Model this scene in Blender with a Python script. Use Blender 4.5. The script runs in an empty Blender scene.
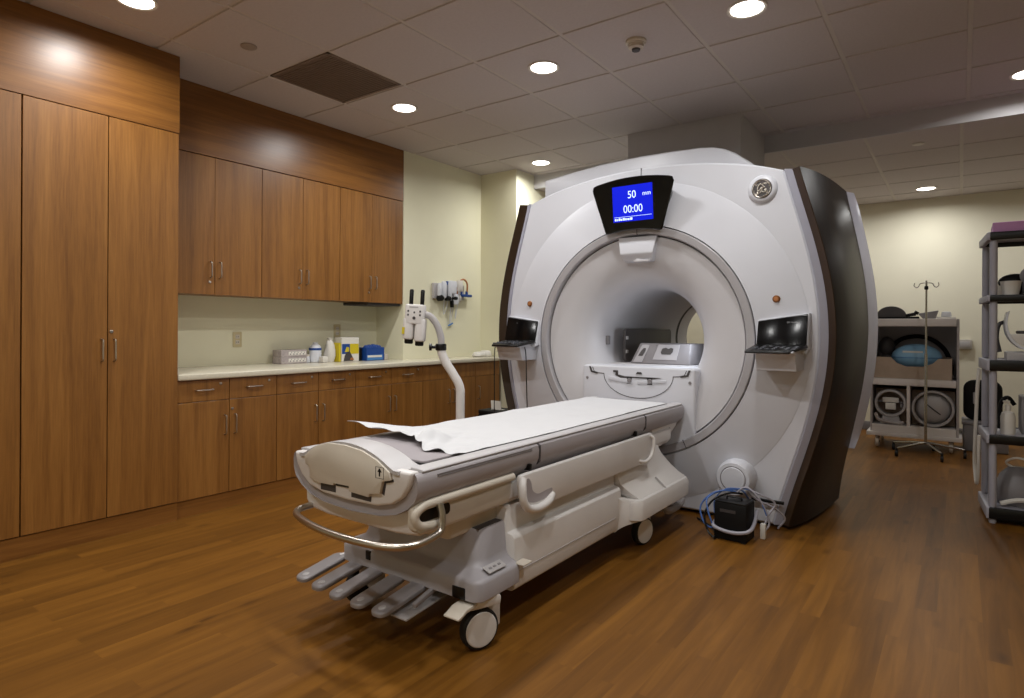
import bpy, bmesh, math, random
import numpy as np
from mathutils import Vector, Matrix
random.seed(7)
S = bpy.context.scene
COL = S.collection
PI = math.pi

# ------------------------------------------------------------------ mesh helpers
def catmull(pts, n=6, closed=False):
    P = [Vector(p) for p in pts]
    if not closed:
        P = [P[0]*2-P[1]] + P + [P[-1]*2-P[-2]]
    else:
        P = [P[-1]] + P + [P[0], P[1]]
    out = []
    for i in range(1, len(P)-2):
        a, b, c, d = P[i-1], P[i], P[i+1], P[i+2]
        for k in range(n):
            t = k/n
            out.append(0.5*((2*b)+(c-a)*t+(2*a-5*b+4*c-d)*t*t+(3*b-a-3*c+d)*t**3))
    if not closed:
        out.append(P[-2].copy())
    return out

def rrect(a0, a1, b0, b1, r, n=5):
    pts = []
    for cx, cy, s in ((a1-r, b1-r, 0), (a0+r, b1-r, 1), (a0+r, b0+r, 2), (a1-r, b0+r, 3)):
        for k in range(n+1):
            t = (s + k/n)*PI/2
            pts.append((cx+r*math.cos(t), cy+r*math.sin(t)))
    return pts

class MB:
    def __init__(s):
        s.bm = bmesh.new()
    def _add(s, t, mtx=None):
        if mtx is not None:
            t.transform(mtx)
        bmesh.ops.recalc_face_normals(t, faces=t.faces)
        me = bpy.data.meshes.new('t')
        t.to_mesh(me); t.free()
        s.bm.from_mesh(me)
        bpy.data.meshes.remove(me)
        return s
    def _bevel(s, t, bev, seg, ang=25):
        if bev > 0:
            ed = [e for e in t.edges if len(e.link_faces) == 2 and e.calc_face_angle(0) > math.radians(ang)]
            bmesh.ops.bevel(t, geom=ed, offset=bev, segments=seg, profile=0.5, affect='EDGES', clamp_overlap=True)
    def box(s, x0, x1, y0, y1, z0, z1, bev=0.0, seg=2, mtx=None):
        t = bmesh.new()
        bmesh.ops.create_cube(t, size=1)
        for v in t.verts:
            v.co = Vector(((x0+x1)/2+v.co.x*(x1-x0), (y0+y1)/2+v.co.y*(y1-y0), (z0+z1)/2+v.co.z*(z1-z0)))
        s._bevel(t, bev, seg)
        return s._add(t, mtx)
    def prism(s, poly, axis, a0, a1, bev=0.0, seg=2, mtx=None, ang=25):
        """poly: 2D outline. axis 'x': (y,z); 'y': (x,z); 'z': (x,y)"""
        t = bmesh.new()
        def p3(p, a):
            return {'x': (a, p[0], p[1]), 'y': (p[0], a, p[1]), 'z': (p[0], p[1], a)}[axis]
        A = [t.verts.new(p3(p, a0)) for p in poly]
        B = [t.verts.new(p3(p, a1)) for p in poly]
        n = len(poly)
        t.faces.new(A); t.faces.new(B[::-1])
        for i in range(n):
            t.faces.new((A[i], A[(i+1) % n], B[(i+1) % n], B[i]))
        bmesh.ops.recalc_face_normals(t, faces=t.faces)
        s._bevel(t, bev, seg, ang)
        return s._add(t, mtx)
    def loft(s, secs, cap=True, closed=True, mtx=None, bev=0, seg=2, ang=25, loop=False):
        t = bmesh.new()
        R = [[t.verts.new(p) for p in sec] for sec in secs]
        n = len(secs[0])
        m = len(R)
        for i in range(m if loop else m-1):
            a, b = R[i], R[(i+1) % m]
            for k in range(n if closed else n-1):
                t.faces.new((a[k], a[(k+1) % n], b[(k+1) % n], b[k]))
        if cap and closed and not loop:
            t.faces.new(R[0]); t.faces.new(R[-1][::-1])
        bmesh.ops.recalc_face_normals(t, faces=t.faces)
        s._bevel(t, bev, seg, ang)
        return s._add(t, mtx)
    def tube(s, pts, r, seg=10, cap=True, closed=False, mtx=None):
        P = [Vector(p) for p in pts]
        n = len(P)
        rs = r if isinstance(r, (list, tuple)) else [r]*n
        tg = []
        for i in range(n):
            a = P[(i-1) % n] if (closed or i > 0) else P[i]
            b = P[(i+1) % n] if (closed or i < n-1) else P[i]
            d = b-a
            tg.append(d.normalized() if d.length > 1e-9 else Vector((0, 0, 1)))
        up = Vector((0, 0, 1)) if abs(tg[0].z) < 0.9 else Vector((1, 0, 0))
        u = tg[0].cross(up).normalized()
        secs = []
        for i in range(n):
            u = (u - tg[i]*u.dot(tg[i]))
            u = u.normalized() if u.length > 1e-6 else tg[i].orthogonal().normalized()
            v = tg[i].cross(u)
            secs.append([P[i]+(u*math.cos(2*PI*k/seg)+v*math.sin(2*PI*k/seg))*rs[i] for k in range(seg)])
        return s.loft(secs, cap=cap, loop=closed, mtx=mtx)
    def lathe(s, prof, c, axis='z', seg=40, cap=True, mtx=None):
        """prof: (radius, height along axis) list; c centre"""
        secs = []
        for r, h in prof:
            sec = []
            for k in range(seg):
                t = 2*PI*k/seg
                a, b = r*math.cos(t), r*math.sin(t)
                p = {'z': (a, b, h), 'y': (a, h, b), 'x': (h, a, b)}[axis]
                sec.append((p[0]+c[0], p[1]+c[1], p[2]+c[2]))
            secs.append(sec)
        return s.loft(secs, cap=cap, mtx=mtx)
    def ball(s, c, r, seg=24, rings=14, mtx=None):
        r = r if isinstance(r, (tuple, list)) else (r, r, r)
        t = bmesh.new()
        bmesh.ops.create_uvsphere(t, u_segments=seg, v_segments=rings, radius=1)
        for v in t.verts:
            v.co = Vector((c[0]+v.co.x*r[0], c[1]+v.co.y*r[1], c[2]+v.co.z*r[2]))
        return s._add(t, mtx)
    def grid(s, rows, mtx=None, thick=0.0):
        t = bmesh.new()
        R = [[t.verts.new(p) for p in row] for row in rows]
        for i in range(len(R)-1):
            for k in range(len(R[0])-1):
                t.faces.new((R[i][k], R[i][k+1], R[i+1][k+1], R[i+1][k]))
        bmesh.ops.recalc_face_normals(t, faces=t.faces)
        if thick:
            bmesh.ops.solidify(t, geom=t.faces[:], thickness=thick)
        return s._add(t, mtx)
    def build(s, name, mat, parent=None, loc=None, angle=32):
        off = Vector(loc) if loc is not None else (parent_loc(parent) if parent else None)
        if off is None:
            xs = [v.co for v in s.bm.verts]
            lo = Vector((min(v.x for v in xs), min(v.y for v in xs), min(v.z for v in xs)))
            hi = Vector((max(v.x for v in xs), max(v.y for v in xs), max(v.z for v in xs)))
            off = Vector(((lo.x+hi.x)/2, (lo.y+hi.y)/2, lo.z))
        bmesh.ops.translate(s.bm, verts=s.bm.verts, vec=-off)
        me = bpy.data.meshes.new(name)
        s.bm.to_mesh(me); s.bm.free()
        for p in me.polygons:
            p.use_smooth = True
        me.set_sharp_from_angle(angle=math.radians(angle))
        me.materials.append(mat)
        o = bpy.data.objects.new(name, me)
        COL.objects.link(o)
        if parent:
            o.parent = parent
        else:
            o.location = off
        return o

def parent_loc(p):
    v = Vector((0, 0, 0))
    while p:
        v += p.location
        p = p.parent
    return v
def tag(o, label, cat, group=None):
    o['label'] = label; o['category'] = cat
    if group:
        o['group'] = group
    return o
def thing(name, label, cat, loc=(0, 0, 0), group=None):
    o = bpy.data.objects.new(name, None)
    o.empty_display_size = 0.1
    COL.objects.link(o)
    o.location = loc
    return tag(o, label, cat, group)
def struct(o):
    o['kind'] = 'structure'
    return o
def copy_tree(o, parent=None):
    c = o.copy(); COL.objects.link(c)
    if parent:
        c.parent = parent
    for ch in list(o.children):
        copy_tree(ch, c)
    return c
def text_mesh(name, body, size, mat, parent, mtx, align='CENTER', depth=0.0004, sx=1.0):
    cu = bpy.data.curves.new(name, 'FONT')
    cu.body = body; cu.size = size; cu.align_x = align; cu.align_y = 'CENTER'; cu.extrude = depth
    cu.space_character = 1.0
    to = bpy.data.objects.new(name, cu)
    COL.objects.link(to)
    dg = bpy.context.evaluated_depsgraph_get()
    me = bpy.data.meshes.new_from_object(to.evaluated_get(dg))
    bpy.data.objects.remove(to); bpy.data.curves.remove(cu)
    me.transform(Matrix.Diagonal((sx, 1, 1, 1)))
    me.transform(mtx)
    me.transform(Matrix.Translation(-parent_loc(parent)))
    me.materials.clear(); me.materials.append(mat)
    o = bpy.data.objects.new(name, me)
    COL.objects.link(o)
    o.parent = parent
    return o
def face_mtx(x, y, z, tilt=0.0):
    """text plane facing -Y"""
    return Matrix.Translation((x, y, z)) @ Matrix.Rotation(PI/2+tilt, 4, 'X')

# ------------------------------------------------------------------ materials
def nodes_of(name):
    m = bpy.data.materials.new(name)
    m.use_nodes = True
    nt = m.node_tree
    b = nt.nodes['Principled BSDF']
    return m, nt, b
def srgb(r, g, b):
    f = lambda c: (c/255/12.92) if c/255 <= 0.04045 else ((c/255+0.055)/1.055)**2.4
    return (f(r), f(g), f(b), 1)
def plain(name, col, rough=0.45, metal=0.0, var=0.06, scale=9.0, bump=0.0, bscale=200.0, coat=0.0, spec=0.5, trans=0.0, alpha=1.0):
    m, nt, b = nodes_of(name)
    tc = nt.nodes.new('ShaderNodeTexCoord')
    nz = nt.nodes.new('ShaderNodeTexNoise'); nz.inputs['Scale'].default_value = scale; nz.inputs['Detail'].default_value = 4
    nt.links.new(tc.outputs['Object'], nz.inputs['Vector'])
    rp = nt.nodes.new('ShaderNodeValToRGB')
    rp.color_ramp.elements[0].position = 0.3; rp.color_ramp.elements[1].position = 0.7
    rp.color_ramp.elements[0].color = tuple(c*(1-var) for c in col[:3])+(1,)
    rp.color_ramp.elements[1].color = tuple(min(1, c*(1+var)) for c in col[:3])+(1,)
    nt.links.new(nz.outputs['Fac'], rp.inputs['Fac'])
    nt.links.new(rp.outputs['Color'], b.inputs['Base Color'])
    b.inputs['Roughness'].default_value = rough
    b.inputs['Metallic'].default_value = metal
    b.inputs['Coat Weight'].default_value = coat
    b.inputs['Specular IOR Level'].default_value = spec
    b.inputs['Transmission Weight'].default_value = trans
    b.inputs['Alpha'].default_value = alpha
    if bump:
        n2 = nt.nodes.new('ShaderNodeTexNoise'); n2.inputs['Scale'].default_value = bscale; n2.inputs['Detail'].default_value = 3
        nt.links.new(tc.outputs['Object'], n2.inputs['Vector'])
        bp = nt.nodes.new('ShaderNodeBump'); bp.inputs['Strength'].default_value = bump; bp.inputs['Distance'].default_value = 0.002
        nt.links.new(n2.outputs['Fac'], bp.inputs['Height'])
        nt.links.new(bp.outputs['Normal'], b.inputs['Normal'])
    return m
def glow(name, col, strength):
    m, nt, b = nodes_of(name)
    b.inputs['Base Color'].default_value = col
    b.inputs['Emission Color'].default_value = col
    b.inputs['Base Color'].default_value = tuple(c*.2 for c in col[:3])+(1,)
    b.inputs['Specular IOR Level'].default_value = 0.2
    b.inputs['Emission Strength'].default_value = strength
    return m
def wood(name, axis, c_lo, c_mid, c_hi, rough=0.4, fine=1.0):
    """laminate veneer: grain runs along axis ('y' or 'z'), shifts from object to object"""
    m, nt, b = nodes_of(name)
    L = nt.links
    tc = nt.nodes.new('ShaderNodeTexCoord'); oi = nt.nodes.new('ShaderNodeObjectInfo')
    ad = nt.nodes.new('ShaderNodeVectorMath'); ad.operation = 'ADD'
    ml = nt.nodes.new('ShaderNodeMath'); ml.operation = 'MULTIPLY'; ml.inputs[1].default_value = 37.0
    L.new(oi.outputs['Random'], ml.inputs[0]); L.new(tc.outputs['Object'], ad.inputs[0]); L.new(ml.outputs[0], ad.inputs[1])
    mp = nt.nodes.new('ShaderNodeMapping')
    mp.inputs['Scale'].default_value = (13, 13, 0.6) if axis == 'z' else (13, 0.5, 13)
    L.new(ad.outputs[0], mp.inputs['Vector'])
    n1 = nt.nodes.new('ShaderNodeTexNoise'); n1.inputs['Scale'].default_value = 1.3; n1.inputs['Detail'].default_value = 5; n1.inputs['Distortion'].default_value = 0.8
    n2 = nt.nodes.new('ShaderNodeTexNoise'); n2.inputs['Scale'].default_value = 9*fine; n2.inputs['Detail'].default_value = 6; n2.inputs['Roughness'].default_value = 0.65
    L.new(mp.outputs[0], n1.inputs['Vector']); L.new(mp.outputs[0], n2.inputs['Vector'])
    mx = nt.nodes.new('ShaderNodeMix'); mx.data_type = 'FLOAT'; mx.inputs[0].default_value = 0.42
    L.new(n1.outputs['Fac'], mx.inputs[2]); L.new(n2.outputs['Fac'], mx.inputs[3])
    rp = nt.nodes.new('ShaderNodeValToRGB')
    e = rp.color_ramp.elements
    e[0].position = 0.33; e[0].color = c_lo
    e[1].position = 0.68; e[1].color = c_hi
    k = e.new(0.5); k.color = c_mid
    L.new(mx.outputs[0], rp.inputs['Fac']); L.new(rp.outputs['Color'], b.inputs['Base Color'])
    b.inputs['Roughness'].default_value = rough
    bp = nt.nodes.new('ShaderNodeBump'); bp.inputs['Strength'].default_value = 0.05; bp.inputs['Distance'].default_value = 0.002
    L.new(n2.outputs['Fac'], bp.inputs['Height']); L.new(bp.outputs['Normal'], b.inputs['Normal'])
    return m
def floor_mat():
    m, nt, b = nodes_of('floor_planks')
    L = nt.links
    tc = nt.nodes.new('ShaderNodeTexCoord')
    mp = nt.nodes.new('ShaderNodeMapping'); mp.inputs['Rotation'].default_value = (0, 0, PI/2)
    L.new(tc.outputs['Object'], mp.inputs['Vector'])
    br = nt.nodes.new('ShaderNodeTexBrick')
    br.offset = 0.37; br.inputs['Scale'].default_value = 1.0
    br.inputs['Brick Width'].default_value = 0.92; br.inputs['Row Height'].default_value = 0.076
    br.inputs['Mortar Size'].default_value = 0.0006; br.inputs['Mortar Smooth'].default_value = 0.1
    br.inputs['Color1'].default_value = (0, 0, 0, 1); br.inputs['Color2'].default_value = (1, 1, 1, 1); br.inputs['Mortar'].default_value = (0.2, 0.2, 0.2, 1)
    br.inputs['Bias'].default_value = 0.0
    L.new(mp.outputs[0], br.inputs['Vector'])
    # grain along the planks, shifted from plank to plank
    m2 = nt.nodes.new('ShaderNodeMapping'); m2.inputs['Scale'].default_value = (14, 0.9, 1)
    ad = nt.nodes.new('ShaderNodeVectorMath'); ad.operation = 'ADD'
    sc = nt.nodes.new('ShaderNodeVectorMath'); sc.operation = 'SCALE'; sc.inputs['Scale'].default_value = 5.0
    L.new(br.outputs['Color'], sc.inputs[0]); L.new(tc.outputs['Object'], ad.inputs[0]); L.new(sc.outputs[0], ad.inputs[1])
    L.new(ad.outputs[0], m2.inputs['Vector'])
    n1 = nt.nodes.new('ShaderNodeTexNoise'); n1.inputs['Scale'].default_value = 1.6; n1.inputs['Detail'].default_value = 7; n1.inputs['Roughness'].default_value = 0.6; n1.inputs['Distortion'].default_value = 0.6
    L.new(m2.outputs[0], n1.inputs['Vector'])
    n3 = nt.nodes.new('ShaderNodeTexNoise'); n3.inputs['Scale'].default_value = 1.1; n3.inputs['Detail'].default_value = 2
    L.new(tc.outputs['Object'], n3.inputs['Vector'])
    mx = nt.nodes.new('ShaderNodeMix'); mx.data_type = 'FLOAT'; mx.inputs[0].default_value = 0.21
    L.new(n1.outputs['Fac'], mx.inputs[2]); L.new(br.outputs['Color'], mx.inputs[3])
    rp = nt.nodes.new('ShaderNodeValToRGB')
    e = rp.color_ramp.elements
    e[0].position = 0.18; e[0].color = FLOOR_C[0]
    e[1].position = 0.82; e[1].color = FLOOR_C[2]
    k = e.new(0.5); k.color = FLOOR_C[1]
    L.new(mx.outputs[0], rp.inputs['Fac'])
    # scattered dark knots
    m4 = nt.nodes.new('ShaderNodeMapping'); m4.inputs['Scale'].default_value = (7.5, 2.6, 1)
    L.new(tc.outputs['Object'], m4.inputs['Vector'])
    vo = nt.nodes.new('ShaderNodeTexVoronoi'); vo.inputs['Scale'].default_value = 0.8; vo.inputs['Randomness'].default_value = 1.0
    L.new(m4.outputs[0], vo.inputs['Vector'])
    r2 = nt.nodes.new('ShaderNodeValToRGB')
    r2.color_ramp.elements[0].position = 0.02; r2.color_ramp.elements[0].color = (0.45, 0.42, 0.4, 1)
    r2.color_ramp.elements[1].position = 0.14; r2.color_ramp.elements[1].color = (1, 1, 1, 1)
    L.new(vo.outputs['Distance'], r2.inputs['Fac'])
    mu = nt.nodes.new('ShaderNodeMix'); mu.data_type = 'RGBA'; mu.blend_type = 'MULTIPLY'; mu.inputs[0].default_value = 0.8
    L.new(rp.outputs['Color'], mu.inputs[6]); L.new(r2.outputs['Color'], mu.inputs[7])
    L.new(mu.outputs[2], b.inputs['Base Color'])
    b.inputs['Roughness'].default_value = 0.42
    b.inputs['Specular IOR Level'].default_value = 0.28
    bp = nt.nodes.new('ShaderNodeBump'); bp.inputs['Strength'].default_value = 0.08; bp.inputs['Distance'].default_value = 0.002
    L.new(n1.outputs['Fac'], bp.inputs['Height']); L.new(bp.outputs['Normal'], b.inputs['Normal'])
    return m

FLOOR_C = (srgb(80, 50, 13), srgb(112, 72, 22), srgb(138, 92, 32))
M = {}
M['floor'] = floor_mat()
wl, wm_, wh = srgb(112, 71, 26), srgb(136, 90, 38), srgb(154, 106, 49)
M['wood_v'] = wood('wood_veneer_upright', 'z', wl, wm_, wh)
M['wood_h'] = wood('wood_veneer_level', 'y', srgb(104, 65, 25), srgb(127, 82, 34), srgb(146, 98, 44), rough=0.345)
M['wall'] = plain('wall_paint', srgb(230, 226, 198), 0.85, var=0.02, scale=3, bump=0.06, bscale=350)
M['wall_b'] = plain('back_wall_paint', srgb(228, 223, 202), 0.85, var=0.02, scale=3, bump=0.06, bscale=350)
M['disc'] = plain('disc_taupe', srgb(158, 146, 136), 0.6)
M['tile'] = plain('ceiling_tile', srgb(198, 190, 188), 0.95, var=0.03, scale=60, bump=0.35, bscale=260)
M['grid'] = plain('ceiling_grid', srgb(200, 192, 184), 0.6, var=0.02)
M['grid_d'] = plain('ceiling_void', srgb(30, 26, 24), 0.9)
M['soffit'] = plain('soffit_paint', srgb(190, 188, 190), 0.8, var=0.02)
M['counter'] = plain('counter_top', srgb(214, 208, 188), 0.22, var=0.04, scale=60)
M['steel'] = plain('brushed_steel', srgb(190, 182, 172), 0.3, 1.0, var=0.05)
M['chrome'] = plain('chrome_rod', srgb(180, 176, 170), 0.22, 1.0, var=0.04)
M['white'] = plain('scanner_white', srgb(204, 205, 212), 0.38, var=0.015, scale=4)
M['funnel'] = plain('bore_liner', srgb(196, 194, 197), 0.42, var=0.015, scale=4)
M['silver'] = plain('silver_trim', srgb(180, 180, 194), 0.4, 0.1, var=0.03)
M['rim'] = plain('rear_rim_silver', srgb(206, 207, 224), 0.4, 0.1, var=0.03)
M['rail'] = plain('rail_pale_grey', srgb(188, 185, 186), 0.4, var=0.02)
M['ring'] = plain('ring_grey', srgb(168, 165, 168), 0.42, 0.1, var=0.03)
M['darkwood'] = wood('dark_side_panel', 'z', srgb(25, 18, 14), srgb(35, 26, 21), srgb(45, 35, 28), rough=0.36)
M['darkwood'].node_tree.nodes['Principled BSDF'].inputs['Specular IOR Level'].default_value = 0.15
M['brownedge'] = plain('dark_brown_edge', srgb(52, 35, 18), 0.35, var=0.1)
M['black'] = plain('black_plastic', srgb(11, 10, 10), 0.32, var=0.1, spec=0.35)
M['blackmat'] = plain('black_matt', srgb(11, 10, 10), 0.6, var=0.1, spec=0.25)
M['gap'] = plain('seam_dark', srgb(58, 54, 54), 0.8)
M['gloss'] = plain('gloss_black', srgb(8, 8, 9), 0.12, var=0.0)
M['gloss2'] = plain('dark_screen', srgb(9, 9, 10), 0.16, var=0.0, spec=0.22)
M['key'] = plain('key_grey', srgb(58, 60, 68), 0.4)
M['beige'] = plain('beige_plastic', srgb(205, 196, 182), 0.45, var=0.03)
M['tgrey'] = plain('table_grey', srgb(166, 160, 163), 0.4, var=0.03)
M['tblue'] = plain('table_blue_grey', srgb(164, 160, 164), 0.42, var=0.03)
M['twhite'] = plain('table_white', srgb(220, 216, 213), 0.4, var=0.02)
M['pedal'] = plain('pedal_grey', srgb(150, 146, 148), 0.42, 0.2, var=0.05)
M['pad'] = plain('mattress_grey', srgb(152, 145, 148), 0.6, var=0.04, bump=0.1)
M['paper'] = plain('exam_paper', srgb(206, 206, 208), 0.75, var=0.012, scale=14, bump=0.12, bscale=60)
M['rubber'] = plain('black_rubber', srgb(18, 17, 17), 0.65)
M['orange'] = plain('orange_button', srgb(172, 112, 66), 0.35)
M['screen'] = glow('screen_blue', srgb(0, 24, 216), 0.95)
M['screentext'] = glow('screen_letters', srgb(214, 232, 255), 1.3)
M['letter'] = plain('grey_lettering', srgb(150, 150, 152), 0.5)
M['lens'] = glow('lamp_lens', (1, 0.93, 0.82, 1), 9.0)
M['lamptrim'] = plain('lamp_trim', srgb(214, 208, 200), 0.5)
M['vent'] = plain('vent_grille', srgb(122, 106, 94), 0.7, var=0.06)
M['darkgrey'] = plain('dark_grey_plastic', srgb(66, 62, 62), 0.5, var=0.08)
M['midgrey'] = plain('mid_grey_plastic', srgb(128, 124, 126), 0.5, var=0.05)
M['lightgrey'] = plain('light_grey_plastic', srgb(176, 172, 172), 0.5, var=0.04)
M['cartgrey'] = plain('cart_side_grey', srgb(170, 163, 162), 0.5, var=0.05)
M['cartwhite'] = plain('cart_white_edge', srgb(222, 215, 211), 0.5, var=0.03)
M['kraft'] = plain('brown_board', srgb(172, 152, 134), 0.8, var=0.08)
M['blue'] = plain('blue_vinyl', srgb(138, 182, 212), 0.4, var=0.08)
M['royal'] = plain('blue_card', srgb(20, 66, 140), 0.5, var=0.08)
M['lightblue'] = plain('pale_blue_card', srgb(70, 126, 186), 0.5, var=0.06)
M['yellow'] = plain('yellow_card', srgb(206, 186, 34), 0.5, var=0.05)
M['card'] = plain('white_card', srgb(220, 216, 208), 0.6, var=0.03)
M['glovebox'] = plain('glove_box_card', srgb(170, 160, 158), 0.6, var=0.2, scale=40)
M['purple'] = plain('pink_purple_card', srgb(188, 134, 180), 0.6, var=0.05)
M['shelfgrey'] = plain('shelf_post_grey', srgb(172, 170, 180), 0.5, var=0.05)
M['cable_b'] = plain('blue_cable', srgb(70, 104, 168), 0.45)
M['cable_g'] = plain('grey_cable', srgb(160, 158, 168), 0.45)
M['cord'] = plain('orange_brown_cord', srgb(176, 112, 60), 0.5)
M['clear'] = plain('frosted_clear_plastic', srgb(214, 216, 222), 0.3, var=0.05)
M['plate'] = plain('outlet_ivory', srgb(200, 186, 146), 0.5)
M['plate_g'] = plain('outlet_grey', srgb(178, 172, 164), 0.5)
M['metal_d'] = plain('dull_metal', srgb(120, 112, 106), 0.35, 1.0)
M['lens_orange'] = plain('brass_button', srgb(128, 78, 38), 0.4, 0.2)
# ------------------------------------------------------------------ room shell
CZ, CZ2 = 2.783, 2.645           # ceiling heights: main field and the lower field at the back
YB, XR, YF, XL = 8.34, 2.9, -1.7, -4.478
fl = struct(MB().box(XL-.5, XR+.1, YF-.1, YB+.1, -.08, 0).build('floor', M['floor'], loc=(0, 0, 0)))

def tiles(x0, x1, y0, y1, z, gx, gy, skip=()):
    """lay-in tiles on a 0.61 m grid with a recessed reveal"""
    t, g = MB(), MB()
    xs = [x0] + [x for x in np.arange(gx-0.61*12, gx+0.61*16, 0.61) if x0+.02 < x < x1-.02] + [x1]
    ys = [y0] + [y for y in np.arange(gy-0.61*12, gy+0.61*16, 0.61) if y0+.02 < y < y1-.02] + [y1]
    for i in range(len(xs)-1):
        for j in range(len(ys)-1):
            a0 = xs[i]+(.011 if i else 0); a1 = xs[i+1]-(.011 if i < len(xs)-2 else 0)
            b0 = ys[j]+(.011 if j else 0); b1 = ys[j+1]-(.011 if j < len(ys)-2 else 0)
            if any(abs(xs[i]-a) < .02 and abs(ys[j]-b) < .02 for a, b in skip):
                continue
            if a1-a0 > .03 and b1-b0 > .03:
                t.box(a0, a1, b0, b1, z, z+.03, .003, 1)
    for x in xs[1:-1]:
        g.box(x-.012, x+.012, y0, y1, z+.004, z+.03)
    for y in ys[1:-1]:
        g.box(x0, x1, y-.012, y+.012, z+.007, z+.03)
    return t, g
GX, GY = -3.625, 1.698
t, g = tiles(XL, XR, YF, 5.445, CZ, GX, GY, skip=[(GX, GY+.61)])
ce = struct(t.build('ceiling', M['tile'], loc=(0, 0, CZ)))
g.box(XL, XR, YF, 5.445, CZ+.03, CZ+.06)
o = g.build('ceiling_grid', M['grid'], parent=ce)
t, g = tiles(-3.66, XR, 5.46, YB, CZ2, -0.61, 6.09)
ce2 = struct(t.build('ceiling_back', M['tile'], loc=(0, 5.46, CZ2)))
g.box(-3.66, XR, 5.46, YB, CZ2+.03, CZ2+.06)
g.build('ceiling_grid', M['grid'], parent=ce2)
struct(MB().box(-3.66, XR, 5.44, 5.46, CZ2-.004, CZ+.05).build('trim_1', M['soffit']))
# boxed duct that drops from the ceiling behind the scanner
struct(MB().box(-2.256, -1.337, 4.755, 5.44, 2.3, CZ+.02).build('trim_2', M['soffit']))
# left wall with its recess for the cupboards, the corner and the short jog beside the scanner
wl_ = MB()
wl_.prism([(-4.478, YF), (-4.478, 3.998), (-4.12, 3.998), (-4.12, 5.12), (-3.66, 5.12), (-3.66, YB), (-4.9, YB), (-4.9, YF)], 'z', 0, CZ+.05)
struct(wl_.build('wall_left', M['wall']))
struct(MB().box(-4.9, XR, YB, YB+.12, 0, CZ+.05).build('wall_back', M['wall_b']))
struct(MB().box(XR, XR+.12, YF, YB, 0, CZ+.05).build('wall_right', M['wall']))
struct(MB().box(-4.9, XR, YF-.12, YF, 0, CZ+.05).build('wall_front', M['wall']))
struct(MB().box(-3.66, XR, YB-.012, YB, 0, .1, .003).build('baseboard_back', M['midgrey']))

# ------------------------------------------------------------------ ceiling fittings
lamp_spots = [
    (-3.32, 1.393, CZ, 'round recessed downlight over the tall wood cabinets, top left'),
    (-3.32, 3.223, CZ, 'round recessed downlight beside the dark ceiling vent above the upper cupboards'),
    (-2.10, 3.223, CZ, 'round recessed downlight in the ceiling above the patient table, left of smoke detector'),
    (-0.88, 3.223, CZ, 'round recessed downlight at the top edge, right of the smoke detector'),
    (-3.32, 5.053, CZ, 'small looking round downlight in the far left corner beside the wall pillar'),
    (0.34, 5.053, CZ, 'round downlight cut by right edge, in front of the ceiling step'),
    (-0.30, 7.75, CZ2, 'round downlight in the lower back ceiling, near the back wall'),
]
hidden_spots = [(-2.10, 1.393, CZ), (-0.88, 1.393, CZ), (-2.10, -.437, CZ), (-0.88, -.437, CZ), (.34, 1.393, CZ), (-1.52, 7.75, CZ2), (-2.74, 7.75, CZ2), (1.22, 7.75, CZ2)]  # unseen downlights carrying on the rows, added as fill; the last lights the cart
lens_proto = None
for x, y, z, lab in lamp_spots:
    if lens_proto is None:
        r = thing('downlight', lab, 'ceiling light', (x, y, z), 'recessed downlights in the ceiling')
        MB().lathe([(.098, -.001), (.098, -.006), (.092, -.008), (.080, -.004), (.080, -.001)], (x, y, z), 'z', 40, cap=False).build('trim_ring', M['lamptrim'], r)
        MB().lathe([(.0795, -.003), (.0795, -.005), (.06, -.0065), (.001, -.007)], (x, y, z), 'z', 40).build('lens', M['lens'], r)
        lens_proto = r
    else:
        c = copy_tree(lens_proto)
        c.location = (x, y, z)
        tag(c, lab, 'ceiling light', 'recessed downlights in the ceiling')
v = thing('ceiling_vent', 'dark square return air grille set in the ceiling tiles', 'vent', (GX+.305, GY+.915, CZ))
gv = MB()
x0, x1, y0, y1 = GX+.011, GX+.599, GY+.621, GY+1.209
gv.box(x0, x1, y0, y0+.02, CZ, CZ+.02); gv.box(x0, x1, y1-.02, y1, CZ, CZ+.02)
gv.box(x0, x0+.02, y0, y1, CZ, CZ+.02); gv.box(x1-.02, x1, y0, y1, CZ, CZ+.02)
gv.build('frame', M['vent'], v)
gv = MB().box(x0+.02, x1-.02, y0+.02, y1-.02, CZ+.016, CZ+.03)
for k in range(26):
    yy = y0+.03+k*.0208
    gv.box(x0+.02, x1-.02, yy, yy+.012, CZ+.004, CZ+.012)
gv.build('grille', M['vent'], v)
d = thing('sprinkler_cover', 'flat grey sprinkler cover disc on the ceiling above the cupboards', 'sprinkler', (-3.33, 2.0, CZ))
MB().lathe([(.045, -.001), (.045, -.006), (.04, -.009), (.001, -.01)], (-3.33, 2.0, CZ), 'z', 32).build('cover_plate', M['disc'], d)
d = thing('smoke_detector', 'off white smoke detector on the ceiling above the scanner', 'smoke detector', (-1.486, 3.229, CZ))
MB().lathe([(.058, 0), (.058, -.012), (.05, -.018), (.05, -.024), (.001, -.024)], (-1.486, 3.229, CZ), 'z', 32).build('base', M['beige'], d)
MB().lathe([(.042, -.024), (.042, -.040), (.032, -.046), (.001, -.046)], (-1.486, 3.229, CZ), 'z', 32).build('sensor_head', M['beige'], d)
MB().lathe([(.024, -.046), (.022, -.056), (.001, -.057)], (-1.486, 3.229, CZ), 'z', 24).build('dark_grille', M['darkgrey'], d)
d = thing('sprinkler_cover', 'pale sprinkler cover disc on the lower back ceiling', 'sprinkler', (-.28, 5.86, CZ2))
MB().lathe([(.042, -.001), (.042, -.008), (.035, -.011), (.001, -.012)], (-.28, 5.86, CZ2+.002), 'z', 32).build('cover_plate', M['lamptrim'], d)

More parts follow.
